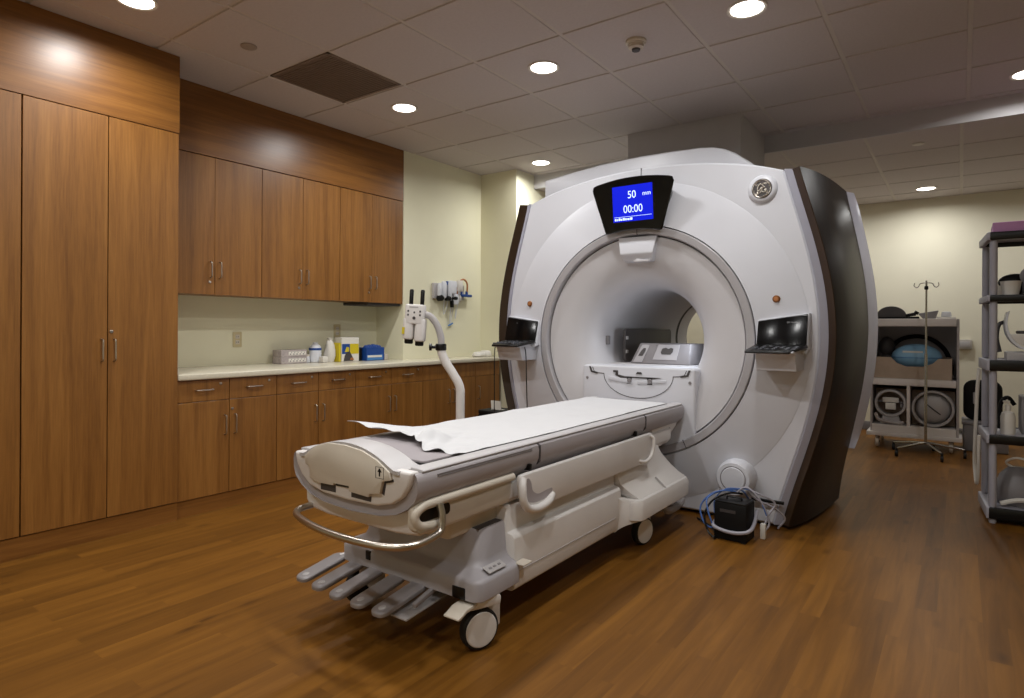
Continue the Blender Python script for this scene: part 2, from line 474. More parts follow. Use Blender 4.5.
# ------------------------------------------------------------------ joinery
def handle_v(x, y, z0, z1, parent, mat='steel', name='handle'):
    p = catmull([(x-.002, y, z0), (x+.018, y, z0+.002), (x+.026, y, z0+.012), (x+.026, y, (z0+z1)/2), (x+.026, y, z1-.012), (x+.018, y, z1-.002), (x-.002, y, z1)], 5)
    return MB().tube(p, .0042, 10).build(name, M[mat], parent)
def handle_h(x, y0, y1, z, parent):
    p = catmull([(x-.002, y0, z), (x+.018, y0+.002, z), (x+.026, y0+.012, z), (x+.026, (y0+y1)/2, z), (x+.026, y1-.012, z), (x+.018, y1-.002, z), (x-.002, y1, z)], 5)
    return MB().tube(p, .0045, 10).build('handle', M['steel'], parent)
def lock(x, y, z, parent):
    return MB().lathe([(.009, -.002), (.009, .003), (.006, .004), (.001, .004)], (x, y, z), 'x', 20).build('lock', M['steel'], parent)
G = .0022
# tall cabinets, flush fronts at x = -3.80
XT = -3.80
def tall(y0, y1, lab, split):
    r = thing('tall_cabinet', lab, 'cabinet', (XT-.33, (y0+y1)/2, 0), 'tall wood cabinets')
    MB().box(XL+.002, XT-.021, y0+.001, y1-.001, .11, 2.315).build('carcass', M['wood_v'], r)
    ds = []
    ed = [y0]+split+[y1]
    for a, b in zip(ed[:-1], ed[1:]):
        ds.append(MB().box(XT-.02, XT, a+G, b-G, .113, 2.318, .0012, 1).build('door', M['wood_v'], r))
    return r, ds
r, ds = tall(1.071, 1.838, 'tall two door wood cabinet with paired bar handles, beside the counter', [1.458])
handle_v(XT, 1.427, .972, 1.094, ds[0]); handle_v(XT, 1.489, .972, 1.094, ds[1]); lock(XT, 1.476, 1.135, ds[1])
r, ds = tall(.30, 1.069, 'tall wood cabinet at the left edge, cut by the frame', [.685])
handle_v(XT, .654, .972, 1.094, ds[0]); handle_v(XT, .716, .972, 1.094, ds[1])
tag(MB().box(XL+.002, XT+.001, .30, 1.84, 2.322, CZ-.001, .0012, 1).build('fascia_panel', M['wood_h']), 'wide wood fascia panel above the tall cabinets, meeting the ceiling', 'wood panel')
struct(MB().box(XL+.002, XT-.008, .30, 1.84, 0, .108).build('baseboard_left', M['wood_h']))
struct(MB().box(XL+.002, -3.838, 1.84, 5.077, 0, .098).build('baseboard_counter', M['wood_h']))
# wall cupboards, flush with the wall at x = -4.12
XU = -4.12
labs = ['wall cupboard with two wood doors nearest the tall cabinet', 'middle wall cupboard with two wood doors over the counter', 'wall cupboard with two wood doors nearest the cream wall']
for k, (a, m_, b) in enumerate(((1.883, 2.234, 2.585), (2.585, 2.933, 3.285), (3.285, 3.626, 3.992))):
    r = thing('wall_cupboard', labs[k], 'cupboard', (-4.3, m_, 1.384), 'wall cupboards over the counter')
    MB().box(XL+.002, XU-.021, a+.001, b-.001, 1.39, 2.312).build('carcass', M['wood_v'], r)
    d0 = MB().box(XU-.02, XU, a+G, m_-G*.6, 1.384, 2.314, .0012, 1).build('door', M['wood_v'], r)
    d1 = MB().box(XU-.02, XU, m_+G*.6, b-G, 1.384, 2.314, .0012, 1).build('door', M['wood_v'], r)
    handle_v(XU, m_-.032, 1.50, 1.607, d0); handle_v(XU, m_+.034, 1.50, 1.607, d1)
    lock(XU, m_-.034, 1.468, d0)
tag(MB().box(XL+.002, XU, 1.842, 3.996, 2.32, CZ-.001, .0012, 1).build('fascia_panel', M['wood_h']), 'long wood fascia panel above the wall cupboards, meeting the ceiling', 'wood panel')
tag(MB().box(XL+.01, XU-.02, 3.6, 3.98, 1.362, 1.386, .004).build('light_box', M['darkgrey']), 'dark strip under the far wall cupboard', 'fixture')
# base cabinets, fronts at x = -3.83
XB = -3.83
units = [(1.842, 2.178, 2.521, 2), (2.521, 2.866, 3.212, 2), (3.212, 3.585, 3.957, 2), (3.957, 4.322, 4.690, 0)]
blabs = ['base cabinet with two drawers under the counter, nearest the tall cabinet', 'base cabinet with two drawers, second along the counter from the tall cabinet',
         'base cabinet with two drawers behind the patient table, third along the counter', 'base cabinet behind the white injector pole, plain drawer fronts without handles',
         'narrow end base cabinet nearest the scanner with a single door']
for k, (a, m_, b, dr) in enumerate(units):
    r = thing('base_cabinet', blabs[k], 'cabinet', (-4.1, m_, 0), 'base cabinets under the counter')
    xb0 = XL+.002 if b < 3.99 else -4.118
    MB().box(xb0, XB-.021, a+.001, b-.001, .10, .835).build('carcass', M['wood_v'], r)
    for j, (c0, c1) in enumerate(((a, m_), (m_, b))):
        dw = MB().box(XB-.02, XB, c0+G, c1-G, .700, .833, .0012, 1).build('drawer', M['wood_v'], r)
        if dr:
            handle_h(XB, (c0+c1)/2-.055, (c0+c1)/2+.055, .770, dw)
            lock(XB, c1-.06, .803, dw)
        do = MB().box(XB-.02, XB, c0+G, c1-G, .102, .696, .0012, 1).build('door', M['wood_v'], r)
        hy = m_-.033 if j == 0 else m_+.035
        handle_v(XB, hy, .475, .60, do)
        if j == 1 and k == 0:
            lock(XB, m_+.02, .635, do)
r = thing('base_cabinet', blabs[4], 'cabinet', (-4.0, 4.88, 0), 'base cabinets under the counter')
MB().box(-4.118, XB-.021, 4.691, 5.076, .10, .835).build('carcass', M['wood_v'], r)
MB().box(XB-.02, XB, 4.692, 5.075, .700, .833, .0012, 1).build('drawer', M['wood_v'], r)
do = MB().box(XB-.02, XB, 4.692, 5.075, .102, .696, .0012, 1).build('door', M['wood_v'], r)
handle_v(XB, 4.73, .475, .60, do)
ct = MB()
ct.prism([(-4.476, 1.842), (-3.805, 1.842), (-3.805, 5.085), (-4.118, 5.085), (-4.118, 3.994), (-4.476, 3.994)], 'z', .836, .875, .008, 3)
tag(ct.build('countertop', M['counter']), 'long pale cream countertop running along the base cabinets', 'countertop')

# ------------------------------------------------------------------ things on the counter and the walls
def outlet(x, y, z, lab, mat):
    r = thing('wall_outlet', lab, 'outlet', (x, y, z))
    MB().box(x, x+.007, y-.036, y+.036, z-.058, z+.058, .003, 2).build('cover_plate', M[mat], r)
    f = MB().box(x+.006, x+.009, y-.017, y+.017, z-.036, z-.006, .002, 1).box(x+.006, x+.009, y-.017, y+.017, z+.006, z+.036, .002, 1)
    f.build('socket', M['beige'], r)
    s = MB()
    for dz in (-.021, .021):
        s.box(x+.008, x+.0095, y-.008, y-.005, z+dz-.006, z+dz+.006).box(x+.008, x+.0095, y+.005, y+.008, z+dz-.006, z+dz+.006)
    s.build('slots', M['blackmat'], r)
outlet(XL, 2.605, 1.07, 'ivory wall outlet on the splashback left of the glove boxes', 'plate')
outlet(XL, 3.54, 1.135, 'ivory wall outlet on the splashback above the yellow box', 'plate')
tz = .876
for k in range(2):
    z0 = tz+.055*k
    r = thing('glove_box', ['grey patterned glove box, lower of the two stacked on the counter', 'grey patterned glove box, upper of the two stacked on the counter'][k], 'box', (-4.37, 2.99, z0), 'glove boxes stacked on the counter')
    MB().box(-4.43, -4.31, 2.875, 3.11, z0, z0+.0535, .002, 1).build('carton', M['glovebox'], r)
    MB().box(-4.42, -4.309, 2.94, 3.10, z0+.012, z0+.040, .001, 1).build('printed_label', M['card'], r)
    pt = MB()
    for q in range(5):
        for w_ in (0, 1):
            pt.box(-4.32, -4.3085, 2.95+q*.03+w_*.012, 2.962+q*.03+w_*.006, z0+.016+w_*.013, z0+.024+w_*.013)
    pt.build('printed_marks', M['midgrey'], r)
    MB().lathe([(.04, .0535), (.04, .0545), (.001, .0545)], (-4.37, 2.99, z0), 'z', 20).build('tear_opening', M['midgrey'], r)
r = thing('small_jar', 'small pale jar with a lid beside the glove boxes', 'jar', (-4.36, 3.143, tz))
MB().lathe([(.024, 0), (.026, .004), (.026, .045), (.022, .052)], (-4.36, 3.143, tz), 'z', 24).build('jar_body', M['clear'], r)
MB().lathe([(.024, .052), (.024, .064), (.02, .067), (.001, .067)], (-4.36, 3.143, tz), 'z', 24).build('lid', M['beige'], r)
r = thing('wipes_bottle', 'clear bottle with dark blue label beside the white plastic bag', 'bottle', (-4.36, 3.226, tz))
MB().lathe([(.045, 0), (.05, .006), (.05, .11), (.042, .135), (.022, .15), (.022, .165), (.001, .166)], (-4.36, 3.226, tz), 'z', 28).build('bottle_body', M['clear'], r)
MB().lathe([(.0515, .10), (.0515, .118)], (-4.36, 3.226, tz), 'z', 28, cap=False).build('blue_band', M['royal'], r)
r = tag(MB().box(-4.295, -4.24, 3.215, 3.265, tz, tz+.05, .006, 2).build('tissue_packet', M['card']), 'small white tissue packet in front of the clear bottle', 'tissue packet')
# crumpled white bag
rng = random.Random(5)
bag = []
for i, (hh, a, b_) in enumerate(((0, .045, .055), (.05, .058, .068), (.10, .055, .064), (.14, .05, .058), (.165, .03, .045), (.178, .022, .026), (.195, .03, .034))):
    sec = []
    for k in range(18):
        t = 2*PI*k/18
        j = 1+rng.uniform(-.26, .26)*(0.3 if i == 0 else 1)
        sec.append((-4.315+a*.8*j*math.cos(t), 3.337+b_*.60*j*math.sin(t), tz+hh+(rng.uniform(-.008, .012) if i > 3 else 0)))
    bag.append(sec)
tag(MB().loft(bag).build('plastic_bag', M['card'], angle=60), 'crumpled white plastic bag standing on the counter', 'bag')
r = thing('supply_box', 'white and yellow upright supply box with blue panel on the counter', 'box', (-4.28, 3.485, tz))
by0, by1, bz = 3.40, 3.585, .205
MB().box(-4.33, -4.235, by0, by1, tz, tz+bz, .002, 1).build('carton', M['card'], r)
fx = -4.2345
MB().box(fx-.001, fx+.0006, by0+.085, by1-.004, tz+.065, tz+bz-.055).build('yellow_panel', M['yellow'], r)
MB().box(fx-.001, fx+.0006, by0+.003, by0+.085, tz+.065, tz+bz-.055).build('blue_panel', M['royal'], r)
MB().prism([(by0+.02, tz+.005), (by0+.12, tz+.005), (by0+.115, tz+.035), (by0+.085, tz+.085), (by0+.06, tz+.09), (by0+.03, tz+.05)], 'x', fx-.001, fx+.0012).build('mask_picture', M['darkgrey'], r)
MB().prism([(by0+.03, tz+.08), (by0+.075, tz+.085), (by0+.075, tz+.12), (by0+.05, tz+.125)], 'x', fx-.001, fx+.0016).build('yellow_mark', M['yellow'], r)
MB().prism([(by0+.085, tz+.012), (by0+.13, tz+.012), (by0+.12, tz+.03), (by0+.095, tz+.034)], 'x', fx-.001, fx+.0018).build('orange_mark', M['orange'], r)
tag(MB().box(-4.335, -4.24, 3.376, 3.396, tz, tz+.16, .002, 1).build('yellow_carton', M['yellow']), 'thin yellow carton wedged between white bag and supply box', 'box')
tag(MB().box(-4.33, -4.25, 3.60, 3.632, tz, tz+.11, .003, 1).build('black_carton', M['blackmat']), 'narrow black carton between the supply box and the blue glove box', 'box')
r = thing('blue_glove_box', 'blue glove box with gloves bulging from its top', 'box', (-4.25, 3.745, tz))
MB().box(-4.31, -4.205, 3.645, 3.85, tz, tz+.115, .002, 1).build('carton', M['royal'], r)
MB().box(-4.306, -4.2035, 3.65, 3.83, tz+.004, tz+.05).build('pale_panel', M['lightblue'], r)
MB().box(-4.306, -4.2025, 3.655, 3.82, tz+.028, tz+.046).build('white_strip', M['card'], r)
gl = MB()
for k, (dy, rr) in enumerate(((.03, .022), (.065, .028), (.11, .032), (.15, .026), (.18, .018))):
    gl.ball((-4.255, 3.65+dy, tz+.118), (rr*1.2, rr, rr*.8), 14, 8)
gl.build('glove_bundle', M['royal'], r)
tag(MB().box(-4.29, -4.215, 3.862, 3.905, tz, tz+.055, .003, 1).build('beige_carton', M['beige']), 'small beige carton right of the blue glove box', 'box')
r = thing('folded_towels', 'crumpled white cloths on the counter near the scanner', 'cloth', (-3.98, 5.0, tz))
for k, (x, y, a, b_, h) in enumerate(((-3.98, 4.93, .06, .085, .05), (-3.97, 5.02, .07, .05, .062))):
    secs = []
    for i, (hh, sc) in enumerate(((0, .9), (.2, 1.02), (.6, .97), (.9, .8), (1.0, .55))):
        secs.append([(x+a*sc*math.cos(2*PI*q/16)*(1+rng.uniform(-.1, .1)), y+b_*sc*math.sin(2*PI*q/16)*(1+rng.uniform(-.1, .1)), tz+h*hh) for q in range(16)])
    MB().loft(secs).build('cloth', M['card'], r, angle=50)

# medical gas outlet cluster on the cream wall
WX = -4.12
r = thing('gas_outlet_panel', 'cluster of clear flow meters and valves with brown hose on the cream wall', 'gas outlet', (WX, 4.64, 1.5))
MB().box(WX, WX+.03, 4.37, 4.82, 1.45, 1.60, .006, 2).build('wall_rail', M['lightgrey'], r)
MB().box(WX+.02, WX+.075, 4.56, 4.66, 1.50, 1.632, .012, 3).build('white_housing', M['clear'], r)
MB().lathe([(.03, 1.53), (.036, 1.54), (.036, 1.62), (.028, 1.64)], (WX+.07, 4.70, 0), 'z', 20).build('humidifier_jar', M['card'], r)
MB().lathe([(.026, 1.40), (.03, 1.41), (.03, 1.49), (.02, 1.50)], (WX+.06, 4.655, 0), 'z', 20).build('suction_cup', M['clear'], r)
for y, z0, z1, rr in ((4.43, 1.47, 1.60, .022), (4.49, 1.46, 1.62, .028), (4.575, 1.46, 1.63, .025), (4.64, 1.48, 1.62, .02), (4.70, 1.50, 1.61, .026)):
    MB().lathe([(rr*.8, z0), (rr, z0+.015), (rr, z1-.02), (rr*.7, z1)], (WX+.05, y, 0), 'z', 18).build('flow_meter', M['clear'], r)
for y, z, rr in ((4.43, 1.455, .03), (4.54, 1.455, .024), (4.64, 1.46, .02)):
    MB().lathe([(rr*.6, 0), (rr, .015), (rr, .055), (rr*.7, .07)], (WX+.02, y, z), 'x', 18).build('valve_knob', M['blackmat'], r)
MB().box(WX+.03, WX+.06, 4.60, 4.63, 1.37, 1.44, .006).build('valve_stem', M['blackmat'], r)
MB().lathe([(.036, 0), (.04, .01), (.04, .05), (.03, .056)], (WX+.02, 4.69, 1.465), 'x', 22).build('gauge', M['lightgrey'], r)
bl = MB().box(WX+.02, WX+.07, 4.73, 4.90, 1.482, 1.508, .008).lathe([(.016, 1.50), (.016, 1.56), (.008, 1.585)], (WX+.045, 4.75, 0), 'z', 14).lathe([(.014, 1.50), (.014, 1.54)], (WX+.045, 4.84, 0), 'z', 14)
bl.box(WX+.03, WX+.05, 4.53, 4.56, 1.59, 1.625, .004)
bl.build('blue_valve', M['royal'], r)
MB().tube(catmull([(WX+.06, 4.67, 1.50), (WX+.07, 4.68, 1.60), (WX+.07, 4.75, 1.655), (WX+.065, 4.82, 1.62), (WX+.05, 4.84, 1.53)], 7), .009, 10).build('hose', M['cord'], r)
tb = MB()
for a, b_, c in ((4.50, 1.30, 4.56), (4.60, 1.22, 4.63), (4.68, 1.26, 4.72)):
    tb.tube(catmull([(WX+.05, a, 1.47), (WX+.03, a+.01, 1.36), (WX+.015, (a+c)/2, b_), (WX+.02, c, 1.36), (WX+.04, c+.01, 1.46)], 6), .0035, 8)
tb.tube(catmull([(WX+.03, 4.66, 1.40), (WX+.012, 4.65, 1.30), (WX+.012, 4.63, 1.205)], 6), .003, 8)
tb.build('thin_tubing', M['clear'], r)
MB().tube([(WX+.014, 4.60, 1.19), (WX+.014, 4.66, 1.215)], .008, 8).build('blue_tip', M['lightblue'], r)
# ------------------------------------------------------------------ the scanner
SX, SZ, SY = -1.73, 1.088, 3.85      # bore axis and front plane
zs = [.0, .016, .06, .239, .367, .521, .671, .858, .947, 1.082, 1.226, 1.419, 1.566, 1.775, 1.947, 2.102]
ws = [.876, .885, .897, .946, .978, 1.026, 1.070, 1.107, 1.117, 1.125, 1.122, 1.102, 1.077, 1.021, .975, .931]
pw = np.polyfit(zs, ws, 5)
wf = lambda z: float(np.polyval(pw, z))
zr = [.02, .25, .418, .688, .975, 1.24, 1.641, 1.9, 2.098]
wr = [1.064, 1.10, 1.124, 1.189, 1.223, 1.232, 1.189, 1.14, 1.10]
pr = np.polyfit(zr, wr, 4)
wrear = lambda z: float(np.polyval(pr, z))
top = lambda dx: 2.236-.125*(dx/.9)**2-.02*(dx/.9)**6

scn = thing('mri_scanner', 'large white scanner with round bore, grey ring and dark curved side panels', 'MRI scanner', (SX, 4.6, 0))
ZT = 2.100

def outline(inset=0.0, n=200):
    """closed silhouette of the white front, as seen from the front, sampled by angle around the bore axis"""
    pl = []
    for z in np.linspace(.02, ZT-.02, 60):
        pl.append((wf(z)-.039-inset, z))
    w1 = wf(ZT)-.039-inset
    for dx in np.linspace(w1, -w1, 60):
        pl.append((dx, top(dx)-inset))
    for z in np.linspace(ZT-.02, .02, 60):
        pl.append((-(wf(z)-.039-inset), z))
    pl = [(x, z) for x, z in pl]
    ang = [math.atan2(z-SZ, x) for x, z in pl]
    out = []
    m = len(pl)
    want = sorted(set([-PI/2+2*PI*k/n for k in range(n)]))
    cor = [math.atan2(.02+inset-SZ, wf(.02)-.039-inset), math.atan2(.02+inset-SZ, -(wf(.02)-.039-inset)),
           math.atan2(top(w1)-inset-SZ, w1), math.atan2(top(w1)-inset-SZ, -w1)]
    cor = [c if c >= -PI/2 else c+2*PI for c in cor]
    for c in cor:                       # snap the nearest sample to each corner
        i = min(range(len(want)), key=lambda q: abs(want[q]-c)); want[i] = c
    pl2 = pl+[pl[0]]
    for a in want:
        dx, dz = math.cos(a), math.sin(a)
        best = None
        for i in range(m):
            (x0, z0), (x1, z1) = pl2[i], pl2[i+1]
            if i == m-1:
                z0 = z1 = .02+inset
            ex, ez = x1-x0, z1-z0
            den = dx*ez-dz*ex
            if abs(den) < 1e-12:
                continue
            t = ((x0)*ez-(z0-SZ)*ex)/den
            s = ((x0)*dz-(z0-SZ)*dx)/den
            if t > 0 and -1e-6 <= s <= 1+1e-6 and (best is None or t < best):
                best = t
        out.append((a, best))
    return out
OUT, OUTI = outline(0), outline(.012)
def loop_out(ol, y):
    return [(SX+r*math.cos(a), y, SZ+r*math.sin(a)) for a, r in ol]
def loop_r(r, y):
    return [(SX+min(r, rr-.004)*math.cos(a), y, SZ+min(r, rr-.004)*math.sin(a)) for a, rr in OUTI]
def cres(k):   # between crease (1.04) and ring (.757)
    return [loop_r(1.042-(1.042-.757)*k, SY-.05*(1-(1-k)**1.5))]
fs = MB()
fs.loft([loop_out(OUT, 4.12), loop_out(OUT, SY+.012), loop_out(OUTI, SY), loop_r(1.043, SY)] +
        [loop_r(1.042-.285*k, SY-.002-.058*k**.85) for k in (0, .15, .4, .7, 1.0)] + [loop_r(.757, SY+.02)], cap=False)
fs.build('front_cover', M['white'], scn, angle=8)
# silver strips and dark side panels
for sgn, nm in ((1, 'right'), (-1, 'left')):
    st = MB()
    secs = []
    for z in np.linspace(.02, ZT, 40):
        w = wf(z)
        secs.append([(SX+sgn*(w-.040), SY+.004, z), (SX+sgn*(w-.037), SY-.001, z), (SX+sgn*(w+.001), SY+.026, z), (SX+sgn*(w+.001), SY+.06, z), (SX+sgn*(w-.040), SY+.06, z)])
    st.loft(secs).build('silver_strip', M['silver'], scn)
    pn, ed = MB(), MB()
    ps, es = [], []
    for z in np.linspace(.025, ZT, 40):
        w, r_ = wf(z), wrear(z)
        a = (w+.047, SY-.013)
        c = (r_, 4.71)
        bul = .034
        mid = []
        for k in np.linspace(0, 1, 9):
            mid.append((a[0]+(c[0]-a[0])*k+bul*math.sin(PI*k**.7), a[1]+(c[1]-a[1])*k))
        pts = mid+[(c[0]-.05, 4.71), (w-.03, SY+.12), (w+.022, SY+.07)]
        ps.append([(SX+sgn*x, y, z) for x, y in pts])
        es.append([(SX+sgn*x, y, z) for x, y in ((w+.001, SY+.024), (w+.043, SY-.0145), (w+.0475, SY-.010), (w+.02, SY+.06), (w+.004, SY+.05))])
    pn.loft(ps).build('side_panel', M['darkwood'], scn, angle=25)
    ed.loft(es).build('brown_edge', M['brownedge'], scn)
    # silver rear rim behind the dark panel
    rm = MB()
    rs = []
    for z in np.linspace(.37, 2.098, 36):
        r_ = wrear(z)
        tip = max(0, min(1, (z-.37)/.16))
        tp = max(0, min(1, (2.098-z)/.10))
        d = (.25*tip**.6)*(.35+.65*tp**.6)+.004
        rs.append([(SX+sgn*x, y, z) for x, y in ((r_-.05, 4.712), (r_+.002, 4.712), (r_+.022, 4.712+d*.45), (r_+.036, 4.712+d*.85), (r_+.03, 4.712+d), (r_-.05, 4.712+d))])
    rm.loft(rs).build('rear_rim', M['rim'], scn, angle=25)
# rear body and base
OUTB = [(a, min(r, 1.16)) for a, r in outline(.03)]
rb = MB()
rb.loft([loop_out(OUTB, 4.10), loop_out(OUTB, 5.3), [(SX+r*.93*math.cos(a), 5.76, SZ+r*.93*math.sin(a)) for a, r in OUTB], loop_r(.46, 5.78), loop_r(.40, 5.74)], cap=False)
rb.build('rear_cover', M['white'], scn)
MB().box(SX-.80, SX+.80, SY+.06, 5.4, 0, .05).build('base', M['blackmat'], scn)
# cowl on top of the magnet
cw = [(-2.655, 2.14), (-2.652, 2.318), (-2.64, 2.328), (-2.40, 2.356), (-2.17, 2.378), (-1.85, 2.391), (-1.60, 2.388), (-1.42, 2.381), (-1.33, 2.370), (-1.26, 2.348), (-1.19, 2.310), (-1.085, 2.229), (-.99, 2.14)]
MB().prism(cw, 'y', 4.09, 4.70, .018, 3, ang=50).build('top_cowl', M['white'], scn, angle=30)
MB().box(SX-.0015, SX+.0015, SY-.003, SY+.01, 2.165, 2.236).build('seam', M['gap'], scn)
# grey ring with its two joints
rg = MB()
rg.lathe([(.695, SY-.02), (.699, SY-.056), (.705, SY-.062), (.745, SY-.064), (.750, SY-.060), (.752, SY-.02)], (SX, 0, SZ), 'y', 128, cap=False)
rgo = rg.build('bore_ring', M['ring'], scn)
sm = MB()
for a in (90, -63, 243-0):
    a = math.radians(a)
    mt = Matrix.Translation((SX, 0, SZ)) @ Matrix.Rotation(-(a-PI/2), 4, 'Y')
    sm.box(-.002, .002, SY-.0648, SY-.055, .697, .751, mtx=mt)
sm.build('joint', M['gap'], rgo)
dk = MB()
dk.lathe([(.684, SY+.004), (.760, SY+.004), (.760, SY+.012), (.684, SY+.012)], (SX, 0, SZ), 'y', 96, cap=False)
dk.build('ring_gap', M['gap'], scn)
# flared funnel and bore
fn = MB()
fn.lathe([(.690, SY+.012), (.690, SY-.026), (.686, SY-.032), (.66, SY-.030), (.60, SY-.022), (.545, SY-.010), (.50, SY+.006), (.46, SY+.030), (.43, SY+.058), (.405, SY+.092), (.385, SY+.130), (.37, SY+.172), (.36, SY+.225), (.355, SY+.30), (.352, SY+.40), (.352, SY+.62)], (SX, 0, SZ), 'y', 128, cap=False)
fn.build('funnel', M['funnel'], scn, angle=40)
br = MB()
br.lathe([(.352, SY+.62), (.350, SY+.8), (.350, 5.38)], (SX, 0, SZ), 'y', 96, cap=False)
br.build('bore_tube', M['funnel'], scn, angle=40)
br = MB()
br.lathe([(.350, 5.38), (.352, 5.385), (.352, 5.425), (.350, 5.43)], (SX, 0, SZ), 'y', 96, cap=False)
br.build('bore_joint', M['black'], scn, angle=40)
br = MB()
br.lathe([(.349, 5.43), (.349, 5.66), (.37, 5.72), (.46, 5.78)], (SX, 0, SZ), 'y', 96, cap=False)
br.build('rear_flare', M['funnel'], scn, angle=40)
MB().box(-2.10, -2.07, SY+.205, SY+.235, 1.05, 1.115, .004).build('sensor_slot', M['midgrey'], scn)
# bed bridge inside the bore
MB().prism([(SX-.31, .92), (SX+.31, .92), (SX+.25, .845), (SX+.1, .79), (SX-.1, .79), (SX-.25, .845)], 'y', SY+.15, 5.5, .004).build('bore_bridge', M['funnel'], scn)
# projector housing at the top of the funnel
ph = MB()
A = [(SX-.134, 3.785, 1.772), (SX+.142, 3.785, 1.772), (SX+.118, 3.90, 1.778), (SX-.118, 3.90, 1.778)]
Bm = [(SX-.114, 3.765, 1.66), (SX+.120, 3.765, 1.66), (SX+.10, 3.92, 1.66), (SX-.10, 3.92, 1.66)]
Cm = [(SX-.098, 3.79, 1.612), (SX+.106, 3.79, 1.612), (SX+.09, 3.94, 1.60), (SX-.09, 3.94, 1.60)]
ph.loft([A, Bm, Cm], bev=.008, seg=3)
pho = ph.build('camera_housing', M['white'], scn)
MB().prism([(SX-.02, 1.611), (SX+.005, 1.627), (SX+.05, 1.616), (SX+.09, 1.616), (SX+.09, 1.605), (SX-.02, 1.605)], 'y', 3.778, 3.84, .002).build('lip', M['funnel'], pho)
# display
dm = MB()
def disp(ins, yo):
    pts = []
    tc, bc = .280-ins, .197-ins
    zt, zb = 2.118-ins, 1.792+ins*.7
    arc_t = [(x, zt+.034*(1-(x/.285)**2)) for x in np.linspace(-tc+.03, tc-.03, 15)]
    arc_b = [(x, zb+.022*(1-(x/.2)**2)) for x in np.linspace(bc-.02, -bc+.02, 11)]
    rt = [(tc-.008, zt+.0), (tc, zt-.024), (tc-.004, zt-.044)]
    rbm = [(bc+.004, zb+.022), (bc-.004, zb+.006)]
    q = arc_t+rt+rbm+arc_b+[(-x, z) for x, z in rbm[::-1]]+[(-x, z) for x, z in rt[::-1]]
    return [(SX-.007+x*1.02, 3.708+yo+(2.118-z)*.10, z) for x, z in q]
dm.loft([disp(.055, .13), disp(.030, .035), disp(.002, .012), disp(.0, .007), disp(.006, .0)], bev=0)
dmo = dm.build('display', M['gloss'], scn, angle=30)
tilt = math.atan(.10)
def on_disp(x, z, off=-.0015):
    return Matrix.Translation((SX+x, 3.708+(2.118-z)*.10+off, z)) @ Matrix.Rotation(PI/2+tilt, 4, 'X')
def sc_quad(x0, x1, z0, z1, off):
    return MB().prism([(SX+x0, z0), (SX+x1, z0), (SX+x1, z1), (SX+x0, z1)], 'y', 0, .0008) if False else MB().loft([
        [(SX+x, 3.708+(2.118-z)*.10+off, z) for x, z in ((x0, z0), (x1, z0), (x1, z1), (x0, z1))],
        [(SX+x, 3.708+(2.118-z)*.10+off+.0008, z) for x, z in ((x0, z0), (x1, z0), (x1, z1), (x0, z1))]])
scr = sc_quad(-.143, .138, 1.868, 2.098, -.0012).build('screen', M['screen'], dmo)
text_mesh('screen_text', '50', .068, M['screentext'], scr, on_disp(-.005, 2.036, -.002), sx=.9)
text_mesh('screen_text', 'mm', .040, M['screentext'], scr, on_disp(.098, 2.036, -.002), sx=.95)
text_mesh('screen_text', '00:00', .070, M['screentext'], scr, on_disp(.0, 1.945, -.002), sx=.88)
ul = sc_quad(-.135, .128, 1.8985, 1.9005, -.0018)
ul.build('screen_line', M['screentext'], scr)
dt = MB()
for x0, x1, h in ((-.132, -.12, .014), (-.116, -.108, .012), (-.104, -.092, .016), (-.09, -.078, .012), (-.074, -.06, .016), (-.057, -.046, .013), (-.042, -.026, .012), (-.022, -.006, .015)):
    q = sc_quad(x0, x1, 1.877, 1.877+h, -.0018)
    me = bpy.data.meshes.new('t'); q.bm.to_mesh(me); q.bm.free(); dt.bm.from_mesh(me); bpy.data.meshes.remove(me)
dt.build('status_line', M['screentext'], scr)

# round maker's badge
bx_, bz_ = -.955, 1.996
bd = MB().lathe([(.001, SY-.022), (.058, SY-.022), (.070, SY-.019), (.080, SY-.010), (.086, SY+.002), (.086, SY+.006)], (bx_, 0, bz_), 'y', 48).build('badge', M['white'], scn)
MB().lathe([(.001, SY-.0225), (.0005, SY-.0245), (.057, SY-.0245), (.059, SY-.020)], (bx_, 0, bz_), 'y', 48).build('badge_face', M['darkgrey'], bd)
mg = MB()
def bp(x, z):
    return (bx_+x*.055, SY-.0255, bz_+z*.055)
mg.tube([bp(.93*math.cos(t), .93*math.sin(t)) for t in np.linspace(0, 2*PI, 40)[:-1]], .0024, 6, closed=True)
for k in range(4):
    a = math.radians(45+90*k)
    ca = lambda t, r: bp(r*math.cos(a+t), r*math.sin(a+t))
    mg.tube(catmull([ca(-.62, .80), ca(-.30, .86), ca(.05, .82), ca(.25, .70), ca(.08, .66), ca(-.05, .72)], 4), [.0022]*20+[.0016], 6)
# interlaced script letters
mg.tube(catmull([bp(-.02, .42), bp(-.12, .52), bp(-.30, .36), bp(-.42, .02), bp(-.36, -.22), bp(-.18, -.14), bp(-.04, .12), bp(.02, .02), bp(-.10, -.34), bp(-.32, -.46), bp(-.50, -.34)], 5), .0036, 6)
mg.tube(catmull([bp(.38, .46), bp(.20, .54), bp(.08, .36), bp(.20, .20), bp(.30, .16), bp(.12, .10), bp(.04, -.14), bp(.14, -.38), bp(.36, -.36), bp(.46, -.18), bp(.34, -.10), bp(.26, -.22)], 5), .0036, 6)
mg.build('monogram', M['steel'], bd)
